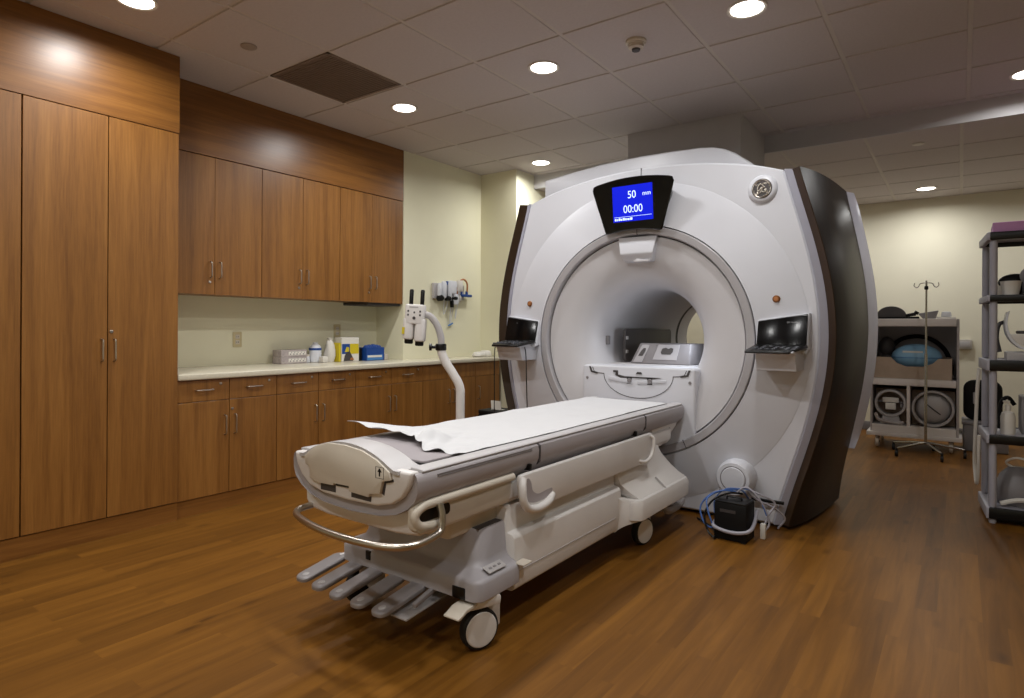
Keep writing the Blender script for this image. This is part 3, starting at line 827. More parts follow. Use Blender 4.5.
# orange push buttons
for dx, z in ((-.868, 1.348), (.862, 1.342)):
    b1 = MB().lathe([(.001, SY-.044), (.017, SY-.044), (.021, SY-.040), (.022, SY-.010)], (SX+dx, 0, z), 'y', 28).build('button', M['lens_orange'], scn)
    MB().lathe([(.001, SY-.0465), (.011, SY-.046), (.0125, SY-.043)], (SX+dx, 0, z), 'y', 20).build('button_cap', M['orange'], b1)
# control keypads on both sides of the ring
KY = -.065
for sg in (1, -1):
    cx = SX+sg*.905
    kp = MB()
    kp.prism([(3.90, .935), (3.69, .935), (3.655, 1.03), (3.60, 1.034), (3.60, 1.045), (3.90, 1.075)], 'x', cx-.105, cx+.105, .010, 3)
    bmesh.ops.translate(kp.bm, verts=kp.bm.verts, vec=(0, KY, 0))
    kpo = kp.build('keypad_bracket', M['white'], scn)
    kids = []
    kids += [MB().prism([(3.80, 1.05), (3.815, 1.05), (3.855, 1.24), (3.92, 1.24), (3.92, 1.06), (3.80, 1.03)], 'x', cx-.137, cx+.137, .004).build('bracket_back', M['white'], kpo)]
    ty = lambda y: 1.046+(y-3.585)*.12
    kids += [MB().prism([(3.578, ty(3.58)-.012), (3.582, ty(3.58)+.004), (3.80, ty(3.80)+.008), (3.81, ty(3.8)-.010)], 'x', cx-.140, cx+.140, .005, 3).build('keyboard', M['black'], kpo)]
    ks = MB()
    for i in range(7):
        for j in range(3):
            if (i+j*2) % 5 == 4:
                continue
            y = 3.62+j*.048
            x = cx-.112+i*.0335
            ks.box(x, x+.024, y, y+.028, ty(y)+.002, ty(y)+.0115, .003, 1)
    kids += [ks.build('keys', M['key'], kpo)]
    for v in kids[-2].data.vertices:      # the tray narrows towards the front on its outer side
        lx, ly = v.co.x, v.co.y+kpo.location.y+parent_loc(scn).y
        out_ = (v.co.x+parent_loc(kpo).x-cx)*sg
        if out_ > 0:
            v.co.x -= sg*out_/.14*.05*max(0, (3.80-(v.co.y+parent_loc(kpo).y))/.22)
    up = MB().prism([(3.793, 1.072), (3.797, 1.066), (3.812, 1.068), (3.852, 1.235), (3.846, 1.232), (3.834, 1.230)], 'x', cx-.132, cx+.132, .006, 3).build('control_screen', M['gloss2'], kpo)
    for ob_ in (up, kids[0]):          # top edge climbs towards the outside
        for v in ob_.data.vertices:
            if v.co.z+parent_loc(kpo).z > 1.15:
                v.co.z += sg*(v.co.x+parent_loc(kpo).x-cx)/.132*.018
    kids += [up, text_mesh('letters', 'GE Healthcare', .013, M['letter'], kpo, face_mtx(cx+(.065 if sg > 0 else -.075), 3.8255, 1.205, -.24))]
    kids += [MB().box(cx-.07, cx+.07, 3.799, 3.806, 1.078, 1.090, .002).build('hinge_strip', M['key'], kpo)]
    for o_ in kids:
        if o_.parent == kpo:
            o_.location.y += KY
# round dome low on the right
dx_, dz_ = -1.09, .277
do_ = MB().lathe([(.001, 3.735), (.066, 3.738), (.070, 3.742), (.072, 3.75), (.076, 3.742), (.094, 3.744), (.101, 3.752), (.108, 3.79), (.112, 3.86)], (dx_, 0, dz_), 'y', 56).build('cable_dome', M['white'], scn)
MB().lathe([(.0695, 3.7435), (.0755, 3.7435), (.0755, 3.75), (.0695, 3.75)], (dx_, 0, dz_), 'y', 56, cap=False).build('dome_groove', M['midgrey'], do_)
# lower centre of the cover, seen beside the dock
MB().box(-1.455, -1.452, SY-.004, SY+.02, .05, .36).build('seam', M['gap'], scn)

# docking block in the mouth of the bore
y0 = 3.805
dkb = MB().prism(rrect(SX-.408, SX+.390, .36, .915, .02, 4), 'y', y0, 4.3, .012, 3).build('docking_block', M['white'], scn)
cr = MB()
us = [(-.355, .902)] + [(-.34, .872), (-.30, .862), (-.26, .86)] + [(.262*math.cos(t), .862-.155*math.sin(t)) for t in np.linspace(PI, 0, 24)] + [(.26, .86), (.30, .862), (.34, .872), (.355, .902)]
cr.tube([(SX+x*.94, y0-.0005, z) for x, z in us], .0022, 8)
cr.build('seam', M['gap'], dkb)
sl = MB()
for sg in (1, -1):
    sl.prism([(SX+sg*.36, .905), (SX+sg*.345, .866), (SX+sg*.295, .856), (SX+sg*.295, .866), (SX+sg*.335, .876), (SX+sg*.347, .905)], 'y', y0-.004, y0+.01)
sl.prism([(SX-.175, .885), (SX-.14, .885), (SX-.14, .858), (SX-.09, .848), (SX+.165, .848), (SX+.12, .838), (SX-.02, .840), (SX-.12, .836), (SX-.158, .852), (SX-.158, .872), (SX-.175, .872)], 'y', y0-.004, y0+.01)
sl.box(SX-.075, SX-.04, y0-.004, y0+.01, .80, .845).box(SX+.07, SX+.105, y0-.004, y0+.01, .80, .845)
sl.prism([(SX-.01, .866), (SX+.035, .866), (SX+.028, .88), (SX+.0, .88)], 'y', y0-.004, y0+.01)
sl.build('latch_slots', M['darkgrey'], dkb)
pegs = MB()
for x in (-.055, .09):
    pegs.lathe([(.014, y0-.012), (.017, y0-.006), (.017, y0+.01)], (SX+x, 0, .822), 'y', 18)
pegs.build('latch_pins', M['midgrey'], dkb)
sb = MB()
sb.prism([(SX-.21, .846), (SX-.03, .826), (SX-.03, .80), (SX-.21, .818)], 'y', y0-.005, y0, .002)
sb.prism([(SX+.0, .826), (SX+.20, .835), (SX+.20, .818), (SX+.0, .80)], 'y', y0-.005, y0, .002)
sb.build('latch_ledges', M['white'], dkb)
sc2 = MB()
for x in (-.375, .355):
    sc2.lathe([(.001, y0-.003), (.009, y0-.003), (.011, y0+.001)], (SX+x, 0, .826), 'y', 18)
sc2.build('screw', M['midgrey'], dkb)

# things lying inside the bore
co = thing('head_coil', 'light grey slant sided coil box lying on the bridge in the bore', 'coil', (-1.62, 4.25, .921))
cl = MB()
b0 = [(-1.905, 4.06, .921), (-1.47, 4.06, .921), (-1.36, 4.55, .921), (-1.86, 4.55, .921)]
b1 = [(-1.845, 4.10, 1.065), (-1.475, 4.10, 1.065), (-1.40, 4.52, 1.06), (-1.80, 4.52, 1.06)]
cl.loft([b0, b1], bev=.01, seg=3)
cl.build('coil_shell', M['midgrey'], co)
def onface(u, v):   # u across, v up the front face
    a = Vector(b0[0]).lerp(Vector(b0[1]), u); b_ = Vector(b1[0]).lerp(Vector(b1[1]), u)
    return a.lerp(b_, v)+Vector((0, -.0035, 0))
def patch(us_, mat, name, par, th=.003):
    p = [onface(u, v) for u, v in us_]
    return MB().loft([p, [q+Vector((0, .006, 0)) for q in p], ]).build(name, mat, par)
patch([(.05, .08), (.20, .08), (.22, .92), (.07, .92)], M['ring'], 'left_panel', co)
patch([(.37, .22), (.78, .22), (.80, .94), (.39, .94)], M['ring'], 'centre_panel', co)
def patch2(us_, mat, name):
    p = [onface(u, v)+Vector((0, -.003, 0)) for u, v in us_]
    MB().loft([p, [q+Vector((0, .006, 0)) for q in p]]).build(name, mat, co)
patch2([(.09, .38), (.17, .38), (.185, .62), (.17, .76), (.13, .76), (.105, .62)], M['darkgrey'], 'grip_hole')
patch2([(.50, .48), (.66, .48), (.69, .60), (.69, .76), (.645, .80), (.60, .74), (.55, .80), (.49, .76), (.48, .58)], M['darkgrey'], 'grip_hole')
pn = thing('foam_board', 'dark grey rounded board standing along the left wall of the bore', 'board', (-2.0, 4.6, .93))
MB().prism(rrect(4.14, 5.02, .925, 1.165, .03, 4), 'x', -2.0, -1.975, .008, 2).build('panel_board', M['darkgrey'], pn)
hg = MB()
for z in (1.10, 1.0):
    hg.box(-2.0, -1.968, 4.145, 4.175, z-.012, z+.012, .003)
hg.build('hinges', M['lightgrey'], pn)
# ------------------------------------------------------------------ detachable patient table
TX = -1.735
tb_ = thing('patient_table', 'white and grey wheeled patient table docked at the scanner', 'patient table', (TX, 2.6, 0))
HW = .332
# trough shaped top: outer grey shell
def usec(y, k=1.0, dz=0.0):
    half = [(HW-.012, .690), (HW-.002, .682), (HW+.002, .664), (HW, .630), (HW-.012, .602), (HW-.045, .572), (HW-.10, .545), (HW-.18, .528), (0.0, .520)]
    pts = [(TX+x*k, y, z+dz) for x, z in half]
    pts += [(TX-x*k, y, z+dz) for x, z in half[-2::-1]]
    return pts
sh = MB()
sh.loft([usec(1.438, .965), usec(1.432, .985), usec(1.44, 1.0), usec(2.12, 1.0), usec(3.76, 1.0), usec(3.79, .985), usec(3.80, .95)])
sh.build('table_shell', M['tgrey'], tb_, angle=38)
# slimmer white rails on top
for sg in (1, -1):
    MB().prism([(TX+sg*.262, .688), (TX+sg*.318, .688), (TX+sg*.326, .694), (TX+sg*.322, .700), (TX+sg*.30, .703), (TX+sg*.268, .703)], 'y', 1.46, 3.775, .002, 1).build('side_rail', M['rail'], tb_)
gr = MB()
for y0_, y1_ in ((1.52, 2.08),):
    gr.box(TX+.3285, TX+.3345, y0_, y1_, .675, .679).box(TX+.329, TX+.335, y0_, y1_, .668, .6705)
gr.build('rail_groove', M['midgrey'], tb_)
for y in (2.13, 3.19):
    MB().prism([(TX+HW-.012, .692), (TX+HW+.0035, .682), (TX+HW+.0045, .655), (TX+HW+.0025, .615), (TX+HW-.012, .602)], 'y', y, y+.010).build('clamp', M['darkgrey'], tb_)
# white end plate following the trough, and the arched end cover with its stepped lower edge
sx = 1.03
ue = [(-.306, .696), (-.290, .650), (-.262, .612), (-.215, .580), (-.135, .564), (0, .558), (.15, .563), (.222, .580), (.270, .610), (.302, .655), (.314, .697)]
MB().prism([(TX+x, z) for x, z in ue], 'y', 1.418, 1.46, .010, 3, ang=50).build('end_plate', M['twhite'], tb_, angle=40)
ec = [(-.224, .690), (-.188, .716), (-.158, .733), (-.09, .752), (0.005, .754), (.093, .745), (.166, .722), (.224, .690), (.231, .664), (.192, .654), (.180, .612), (.130, .604), (.126, .592), (.025, .596), (.025, .614), (-.059, .612), (-.059, .604), (-.145, .602), (-.194, .612), (-.194, .657), (-.218, .658)]
MB().prism([(TX+x, z) for x, z in ec], 'y', 1.404, 1.46, .003, 2).build('end_cover', M['beige'], tb_, angle=30)
# dark slots beneath the cover; the middle bar is painted shade under its step
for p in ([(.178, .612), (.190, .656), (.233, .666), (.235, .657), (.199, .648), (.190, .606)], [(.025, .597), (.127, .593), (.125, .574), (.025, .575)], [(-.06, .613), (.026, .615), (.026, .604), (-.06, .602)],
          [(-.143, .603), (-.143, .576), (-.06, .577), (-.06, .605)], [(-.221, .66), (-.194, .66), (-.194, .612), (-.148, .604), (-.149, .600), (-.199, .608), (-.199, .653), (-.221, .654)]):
    MB().prism([(TX+x, z) for x, z in p], 'y', 1.4165, 1.43).build('cover_slot_shade', M['darkgrey'], tb_)
# sloping top of the end cover: a saddle that falls to the mattress
rows = []
for j, (y, k) in enumerate(((1.41, 1.0), (1.45, .99), (1.49, .96), (1.515, .93), (1.524, .88), (1.526, .5), (1.527, .0))):
    row = []
    for x in np.linspace(-.262, .262, 25):
        h = .690+.066*max(0, 1-(abs(x)/.235)**2.2)*k
        row.append((TX+x, y, h+.006))
    rows.append(row)
MB().grid(rows, thick=.012).build('cover_top', M['rail'], tb_, angle=60)
ic = MB()
ix, iz = TX+.182, .683
for p in (((-.019, -.018, -.018, .018)), ((.018, .019, -.018, .018)), ((-.019, .019, -.019, -.018)), ((-.019, .019, .018, .019))):
    ic.box(ix+p[0], ix+p[1], 1.4025, 1.405, iz+p[2], iz+p[3])
ic.box(ix-.003, ix+.003, 1.4025, 1.405, iz-.012, iz+.006)
ic.prism([(ix-.010, iz+.002), (ix+.010, iz+.002), (ix+.002, iz+.014), (ix-.002, iz+.014)], 'y', 1.4025, 1.405)
ic.build('pictogram', M['black'], tb_)
# white belly under the shell
MB().prism([(TX-.315, .565), (TX+.315, .565), (TX+.312, .50), (TX+.29, .472), (TX+.18, .462), (TX-.18, .462), (TX-.29, .472), (TX-.312, .50)], 'y', 1.475, 3.62, .012, 3, ang=40).build('belly_cover', M['twhite'], tb_)
sd = MB()   # raised trim with the long slot on the near side
sd.tube(catmull([(TX+.318, 1.965, .584), (TX+.320, 1.75, .584), (TX+.320, 1.52, .584), (TX+.318, 1.46, .578), (TX+.312, 1.436, .553), (TX+.314, 1.452, .522), (TX+.317, 1.50, .511), (TX+.312, 1.545, .509), (TX+.300, 1.575, .509)], 6), .0155, 12)
sd.build('side_trim', M['beige'], tb_)
MB().prism(rrect(1.435, 1.96, .490, .600, .035, 5), 'x', TX+.28, TX+.317, .006, 2).build('grip_surround', M['beige'], tb_)
MB().prism(rrect(1.452, 1.60, .528, .566, .014, 5), 'x', TX+.29, TX+.3195, .001, 1).build('grip_slot', M['black'], tb_)
# arm guard with a loop handle at each end
ag = MB()
ag.prism([(1.99, .592), (3.22, .592), (3.235, .585), (3.235, .578), (3.215, .50), (3.185, .452), (3.15, .440), (2.10, .440), (2.02, .456), (1.975, .50), (1.965, .56), (1.97, .588)], 'x', TX+.335, TX+.357, .008, 3, ang=50)
ago = ag.build('arm_guard', M['twhite'], tb_, angle=40)
lp = MB()
lp.tube(catmull([(TX+.352, 1.985, .575), (TX+.364, 1.968, .545), (TX+.368, 1.968, .50), (TX+.369, 2.00, .460), (TX+.368, 2.07, .444), (TX+.366, 2.15, .452), (TX+.352, 2.20, .470)], 6), .0165, 12)
lp.build('loop_handle', M['twhite'], ago)
lp = MB()
lp.tube(catmull([(TX+.352, 3.20, .578), (TX+.370, 3.218, .56), (TX+.372, 3.205, .50), (TX+.37, 3.17, .465), (TX+.368, 3.11, .452), (TX+.350, 3.06, .462)], 6), .0095, 12)
lp.build('loop_handle', M['twhite'], ago)
rc = MB()
rc.prism([(p.x, p.y) for p in catmull([(2.018, .572, 0), (1.998, .560, 0), (1.990, .52, 0), (2.012, .484, 0), (2.07, .466, 0), (2.14, .468, 0), (2.190, .484, 0), (2.192, .500, 0), (2.15, .500, 0), (2.09, .497, 0), (2.050, .517, 0), (2.038, .552, 0)], 5, closed=True)], 'x', TX+.35, TX+.3578)
rc.build('handle_recess_shade', M['tgrey'], ago)  # flush grey plate: shading of the handle hollow, put in as colour
MB().box(TX+.30, TX+.34, 2.055, 2.07, .592, .618, .002).box(TX+.30, TX+.34, 3.06, 3.075, .592, .618, .002).build('guard_hinge', M['black'], ago)
# steel push bar around the end
pb = catmull([(TX-.26, 1.60, .485), (TX-.278, 1.48, .482), (TX-.268, 1.41, .480), (TX-.21, 1.368, .478), (TX-.08, 1.336, .475), (TX+.06, 1.326, .472), (TX+.20, 1.338, .470), (TX+.295, 1.368, .470), (TX+.335, 1.415, .473), (TX+.348, 1.47, .480), (TX+.350, 1.512, .490), (TX+.348, 1.527, .512), (TX+.344, 1.53, .545), (TX+.334, 1.53, .578)], 7)
MB().tube(pb, .0125, 14).build('push_bar', M['steel'], tb_)
# lower body: grey front shroud, white skirt, rear wheel housing, lift column
MB().box(TX-.26, TX+.26, 1.66, 3.40, .40, .52, .02, 3).build('lift_column', M['beige'], tb_)
fsx = MB()
def fsec(z, hx, y0_, y1_, r):
    pts = rrect(-hx, hx, y0_, y1_+r, r, 6)
    return [(TX+x, min(y, y1_), z) for x, y in pts]
fsx.loft([fsec(.188, .364, 1.700, 1.935, .04), fsec(.195, .373, 1.690, 1.935, .04), fsec(.254, .375, 1.690, 1.935, .04), fsec(.264, .370, 1.695, 1.935, .04), fsec(.270, .360, 1.704, 1.935, .04),
          fsec(.283, .328, 1.738, 1.935, .05), fsec(.292, .318, 1.748, 1.935, .055), fsec(.312, .311, 1.754, 1.935, .06), fsec(.405, .302, 1.765, 1.935, .07), fsec(.416, .296, 1.772, 1.935, .07)])
fso = fsx.build('front_shroud', M['tblue'], tb_, angle=40)
gl_ = MB()
for k in range(6):
    gl_.box(TX+.10+k*.034, TX+.115+k*.034, 1.78, 1.93, .4155, .4185)
MB().box(TX-.27, TX+.292, 1.79, 1.934, .4145, .4185, .002).build('dark_grille', M['darkgrey'], fso)
MB().box(TX+.252, TX+.312, 1.686, 1.70, .194, .236, .003).build('front_opening', M['black'], fso)
MB().box(TX-.215, TX-.185, 1.688, 1.70, .225, .262, .003).build('front_opening', M['black'], fso)
mk = MB()
mt = Matrix.Translation((TX+.347, 1.815, .2835)) @ Matrix.Rotation(math.radians(22), 4, 'Y')
mk.box(-.019, .019, -.052, .052, 0, .004, .002, 1, mtx=mt)
mk.build('pedal_sticker', M['lightgrey'], fso)
ms = MB()
for a in (-.035, -.01, .018):
    ms.box(-.004, .004, a, a+.014, .005, .0062, mtx=mt)
ms.build('sticker_marks', M['midgrey'], fso)
lb = MB()
lb.box(TX+.355, TX+.40, 1.925, 1.985, .262, .268, .002, 1)
lb.build('floor_lock_tab', M['beige'], tb_)
sk = MB()
sk.prism([(TX-.335, .148), (TX+.335, .148), (TX+.348, .16), (TX+.352, .225), (TX+.348, .352), (TX+.336, .366), (TX+.312, .370), (TX+.306, .47), (TX-.306, .47), (TX-.312, .370), (TX-.336, .366), (TX-.348, .352), (TX-.352, .225), (TX-.348, .16)], 'y', 1.937, 2.86, .004, 2)
sko = sk.build('skirt', M['twhite'], tb_, angle=25)
MB().box(TX+.3495, TX+.3535, 1.94, 2.80, .222, .226).build('skirt_line', M['lightgrey'], sko)
rh = MB()
def rsec(z, hx, y0_, y1_, r=.05):
    pts = rrect(-hx, hx, y0_, y1_, r, 6)
    return [(TX+x, y, z) for x, y in pts]
rh.loft([rsec(.188, .432, 2.90, 3.60), rsec(.196, .440, 2.89, 3.61), rsec(.268, .442, 2.89, 3.61), rsec(.292, .432, 2.90, 3.60)])
rho = rh.build('wheel_housing', M['twhite'], tb_, angle=40)
fr_ = MB()    # concave fairing between skirt and housing
secs = []
for k in range(9):
    t = k/8
    y = 2.80+.16*t
    hx = .345+.092*(1-math.cos(t*PI/2))
    zz0, zz1 = .150+.04*t, .355-.066*(1-(1-t)**2)
    secs.append([(TX-hx, y, zz0), (TX+hx, y, zz0), (TX+hx+.002, y, zz1-.02), (TX+hx-.012, y, zz1), (TX-hx+.012, y, zz1), (TX-hx-.002, y, zz1-.02)])
fr_.loft(secs)
fr_.build('fairing', M['twhite'], rho, angle=40)
cl_ = MB()
secs = []
for z, hx, ya, yb in ((.288, .420, 2.95, 3.60), (.32, .372, 2.93, 3.585), (.37, .338, 2.88, 3.54), (.44, .318, 2.86, 3.46), (.52, .305, 2.84, 3.40)):
    secs.append([(TX-hx, ya, z), (TX+hx, ya, z), (TX+hx, yb, z), (TX-hx, yb, z)])
cl_.loft(secs, bev=.008, seg=2)
clo = cl_.build('rear_column', M['twhite'], tb_, angle=30)
MB().loft([[(TX+.425, 3.255, .289), (TX+.425, 3.259, .289), (TX+.36, 3.259, .3365), (TX+.36, 3.255, .3365)], [(TX+.428, 3.255, .296), (TX+.428, 3.259, .296), (TX+.368, 3.259, .345), (TX+.368, 3.255, .345)]]).build('seam', M['lightgrey'], clo)
# dock connector under the far end
MB().prism([(3.36, .60), (3.76, .60), (3.74, .565), (3.60, .50), (3.50, .47), (3.40, .47)], 'x', TX-.29, TX+.300, .01, 2).build('dock_bracket', M['twhite'], tb_)
MB().lathe([(.001, TX+.3045), (.013, TX+.304), (.016, TX+.298)], (0, 3.62, .553), 'x', 20).build('bracket_bolt', M['lightgrey'], tb_)
hk = MB()
for x in (TX+.355, TX+.29):
    hk.tube(catmull([(x, 3.36, .20), (x, 3.44, .115), (x, 3.58, .098), (x-.02, 3.76, .102)], 5), [.018]*5+[.022]*10+[.016], 10)
hk.build('dock_hook', M['lightgrey'], tb_)
# casters
def caster(x, y, sgn, yaw=0.0):
    m = Matrix.Translation((x, y, 0)) @ Matrix.Rotation(yaw, 4, 'Z')
    c = MB().lathe([(.055, -.022*sgn), (.068, -.02*sgn), (.074, -.012*sgn), (.075, 0), (.074, .012*sgn), (.068, .02*sgn)], (0, 0, .0755), 'x', 40, mtx=m).build('caster', M['rubber'], tb_)
    MB().lathe([(.001, .024*sgn), (.05, .0245*sgn), (.060, .0235*sgn), (.0635, .020*sgn), (.0635, -.02*sgn)], (0, 0, .0755), 'x', 40, mtx=m).build('hub_cover', M['twhite'], c)
    f = MB()
    f.prism([(-.03, .20), (.105, .20), (.105, .055), (.085, .045), (.02, .06), (-.03, .13)], 'x', -.038*sgn, -.024*sgn, .004, mtx=m)
    f.prism([(-.05, .155), (.075, .155), (.078, .185), (.06, .20), (-.03, .20)], 'x', -.03, .03, .006, mtx=m)
    f.build('fork', M['twhite'], c)
    return c
c1 = caster(TX+.322, 1.756, 1, math.radians(-22))
pd_ = MB()
pd_.prism([(1.63, .166), (1.66, .180), (1.72, .184), (1.72, .170), (1.66, .166), (1.63, .154), (1.615, .155), (1.615, .162)], 'x', TX+.275, TX+.345, .004, 2)
pd_.build('brake_pedal', M['beige'], c1)
c2 = caster(TX+.345, 3.13, 1, math.radians(-14))
c3 = caster(TX-.322, 1.756, -1)
c4 = caster(TX-.345, 3.13, -1)
# five foot pedals at the end
tips = [(-2.13, 1.505), (-2.012, 1.49), (-1.892, 1.48), (-1.772, 1.48), (-1.657, 1.48)]
for k, (x, y) in enumerate(tips):
    w = .037
    L_ = .235 if k != 0 else .22
    p = MB()
    zt, zr_ = .150, .185
    plan = rrect(x-w, x+w, y, y+L_, .030, 6)
    zl = lambda yy: zt+.004+(zr_-zt)*max(0, (yy-y)/L_)
    p.loft([[(a, b, zl(b)-.005) for a, b in plan], [(a, b, zl(b)+.008) for a, b in plan], [(x+(a-x)*.86, y+L_/2+(b-y-L_/2)*.96, zl(b)+.013) for a, b in plan]], bev=.003, seg=2, ang=35)
    po = p.build('foot_pedal', M['pedal'], tb_, angle=40)
    MB().ball((x, y+.035, zt+.0200), (.015, .017, .005), 16, 8).build('pedal_mark', M['lightgrey'], po)
    MB().tube(catmull([(x, y+L_-.02, zr_+.008), (x+.012, y+L_+.04, zr_+.012), (x+.02, 1.84, .21)], 4), .011, 8).build('pedal_arm', M['twhite' if k < 2 else 'pedal'], po)
MB().box(-2.16, -1.60, 1.74, 1.90, .165, .19, .004).build('pedal_plate', M['lightgrey'], tb_)
MB().prism([(1.55, .128), (1.80, .150), (1.80, .158), (1.55, .136)], 'x', -1.655, -1.575, .003).build('pedal_guard', M['lightgrey'], tb_)
MB().prism([(1.60, .155), (1.76, .195), (1.76, .215), (1.60, .172)], 'x', -1.598, -1.578, .004).build('pedal_lever', M['pedal'], tb_)
# mattress belongs to the table top but lifts off
mt_ = thing('mattress', 'grey patient mattress showing at the near end of the table', 'mattress', (TX, 2.6, .692))
MB().prism(rrect(-.25, .25, 1.545, 3.70, .02, 4), 'z', .692, .706, .005, 2, mtx=Matrix.Translation((TX, 0, 0))).build('pad', M['pad'], mt_)
MB().prism(rrect(-.259, .259, 1.54, 3.71, .02, 4), 'z', .691, .698, .002, 1, mtx=Matrix.Translation((TX, 0, 0))).build('dark_edge', M['blackmat'], mt_)
# paper sheet with a lifted, crumpled near end
rng = random.Random(11)
NU, NV = 52, 150
rows = []
for j in range(NV+1):
    v = (j/NV)**1.35
    row = []
    for i in range(NU+1):
        u = i/NU
        ynear = 1.845-.165*min(1, u/.72)**1.15+.012*math.sin(13*u+1)+.008*math.sin(31*u)
        y = ynear+(3.64-ynear)*v
        x = TX-.278+.552*u+.004*math.sin(9*y)*(u-.5)+.008*math.sin(3.1*y+.5)*(u-.2)
        z = .7095+.0018*math.sin(14*y+2*u)+.0010*math.sin(23*y-7*u)
        d = y-ynear
        e = max(0, 1-d/.55)
        z += .016*e**1.3*math.exp(-((u-.40)/.30)**2)
        # soft crumpled lobe at the near edge and small creases round it
        z += .034*math.exp(-((u-.56)/.11)**2-((d-.085)/.075)**2)
        z += .020*math.exp(-((u-.33)/.10)**2-((d-.05)/.07)**2)
        z += .010*e**2*abs(math.sin(17*u+24*d))*math.exp(-((u-.6)/.3)**2)
        z += .006*e**2*math.sin(38*u-30*d+.6)
        # left corner lifts into a thin pointed flap
        f = max(0, 1-u/.34)*max(0, 1-d/.16)
        z += .050*f**1.0
        x -= .105*f**1.3
        y -= .125*f**1.2
        if u > .93:
            z -= .003*(u-.93)/.07
        row.append((x, y, max(z, .7078)))
    rows.append(row)
tag(MB().grid(rows, thick=.0012).build('paper_sheet', M['paper'], angle=75), 'white exam paper sheet crumpled and lifted at the near end of the table', 'paper sheet')
# ------------------------------------------------------------------ contrast injector on its bent pole
ix0, iy0 = -2.42, 2.82
RX, RY = math.cos(math.radians(35.9)), math.sin(math.radians(35.9))
def ip(r, z, d=0.0):     # r along the arm's plane, d out of it
    return (ix0+RX*r-RY*d, iy0+RY*r+RX*d, z)
inj = thing('contrast_injector', 'white two barrel contrast injector on a bent white pole behind the patient table', 'injector', (ix0, iy0, 0))
pole = catmull([ip(0, .10), ip(0, .50), ip(0, .74), ip(0, .79), ip(-.012, .835), ip(-.045, .892), ip(-.085, .955), ip(-.110, 1.01), ip(-.114, 1.04)], 8)
MB().tube(pole, [.0265]*len(pole), 18).build('pole', M['twhite'], inj)
up = catmull([ip(-.113, 1.02), ip(-.115, 1.06), ip(-.118, 1.11), ip(-.136, 1.17), ip(-.168, 1.22), ip(-.205, 1.243), ip(-.25, 1.238)], 8)
MB().tube(up, [.0205]*len(up), 16).build('swivel_arm', M['lightgrey'], inj)
kb = MB()
kb.lathe([(.030, 1.03), (.033, 1.035), (.033, 1.065), (.030, 1.07)], ip(-.117, 0), 'z', 20)
kb.tube([ip(-.145, 1.05), ip(-.175, 1.05)], .010, 10)
kb.tube([ip(-.172, 1.05, -.001), ip(-.186, 1.05, -.001)], .021, 12)
kb.build('clamp_knob', M['black'], inj)
hd = MB()
mt = Matrix.Translation(ip(-.272, 0)) @ Matrix.Rotation(math.radians(35.9), 4, 'Z') @ Matrix.Translation((0, 0, 1.2)) @ Matrix.Rotation(math.radians(3), 4, 'Y') @ Matrix.Translation((0, 0, -1.2))
hd.prism(rrect(-.058, .058, -.052, .052, .022, 5), 'z', 1.185, 1.303, .010, 3, mtx=mt)
hd.prism(rrect(-.066, -.003, -.050, .050, .024, 5), 'z', 1.094, 1.22, .010, 3, mtx=mt)
hd.prism(rrect(.003, .066, -.050, .050, .024, 5), 'z', 1.084, 1.22, .010, 3, mtx=mt)
hdo = hd.build('injector_head', M['twhite'], inj)
s1 = MB()
for x, z0 in ((-.032, 1.068), (.032, 1.058)):
    s1.lathe([(.022, z0), (.026, z0+.006), (.026, z0+.03)], (x, 0, 0), 'z', 20, mtx=mt)
s1.build('barrel_tip', M['black'], inj)
for x in (-.030, .036):
    MB().lathe([(.0125, 1.298), (.0125, 1.385), (.009, 1.393), (.001, 1.394)], (x, 0, 0), 'z', 16, mtx=mt).build('plunger', M['black'], inj)
for x, z in ((-.036, 1.262), (.0, 1.255), (.034, 1.262), (-.036, 1.24), (.034, 1.24)):
    MB().box(x-.005, x+.005, -.0545, -.048, z-.006, z+.006, .002, 1, mtx=mt).build('button', M['darkgrey'], hdo)
bt = MB()
bt.lathe([(.001, -.0560), (.009, -.0555), (.010, -.048)], (0, 0, 1.222), 'y', 16, mtx=mt)
bt.build('dial', M['darkgrey'], hdo)
MB().box(-.03, .022, -.0535, -.048, 1.282, 1.290, mtx=mt).build('name_strip', M['lightgrey'], hdo)
MB().box(-.0675, -.052, -.051, -.02, 1.125, 1.165, mtx=mt).build('yellow_sticker', M['yellow'], hdo)
ft = MB()
for k in range(5):
    a = 2*PI*k/5+.3
    ft.tube([(ix0, iy0, .115), (ix0+.27*math.cos(a), iy0+.27*math.sin(a), .085)], [.024, .016], 10)
ft.lathe([(.03, .09), (.045, .10), (.045, .13), (.03, .16)], (ix0, iy0, 0), 'z', 20)
ft.build('star_base', M['twhite'], inj)
for k in range(5):
    a = 2*PI*k/5+.3
    MB().lathe([(.02, -.012), (.036, -.012), (.038, 0), (.036, .012), (.02, .012)], (ix0+.27*math.cos(a), iy0+.27*math.sin(a), .038), 'x', 20).tube([(ix0+.27*math.cos(a), iy0+.27*math.sin(a), .06), (ix0+.27*math.cos(a), iy0+.27*math.sin(a), .095)], .012, 8).build('caster', M['rubber'], inj)

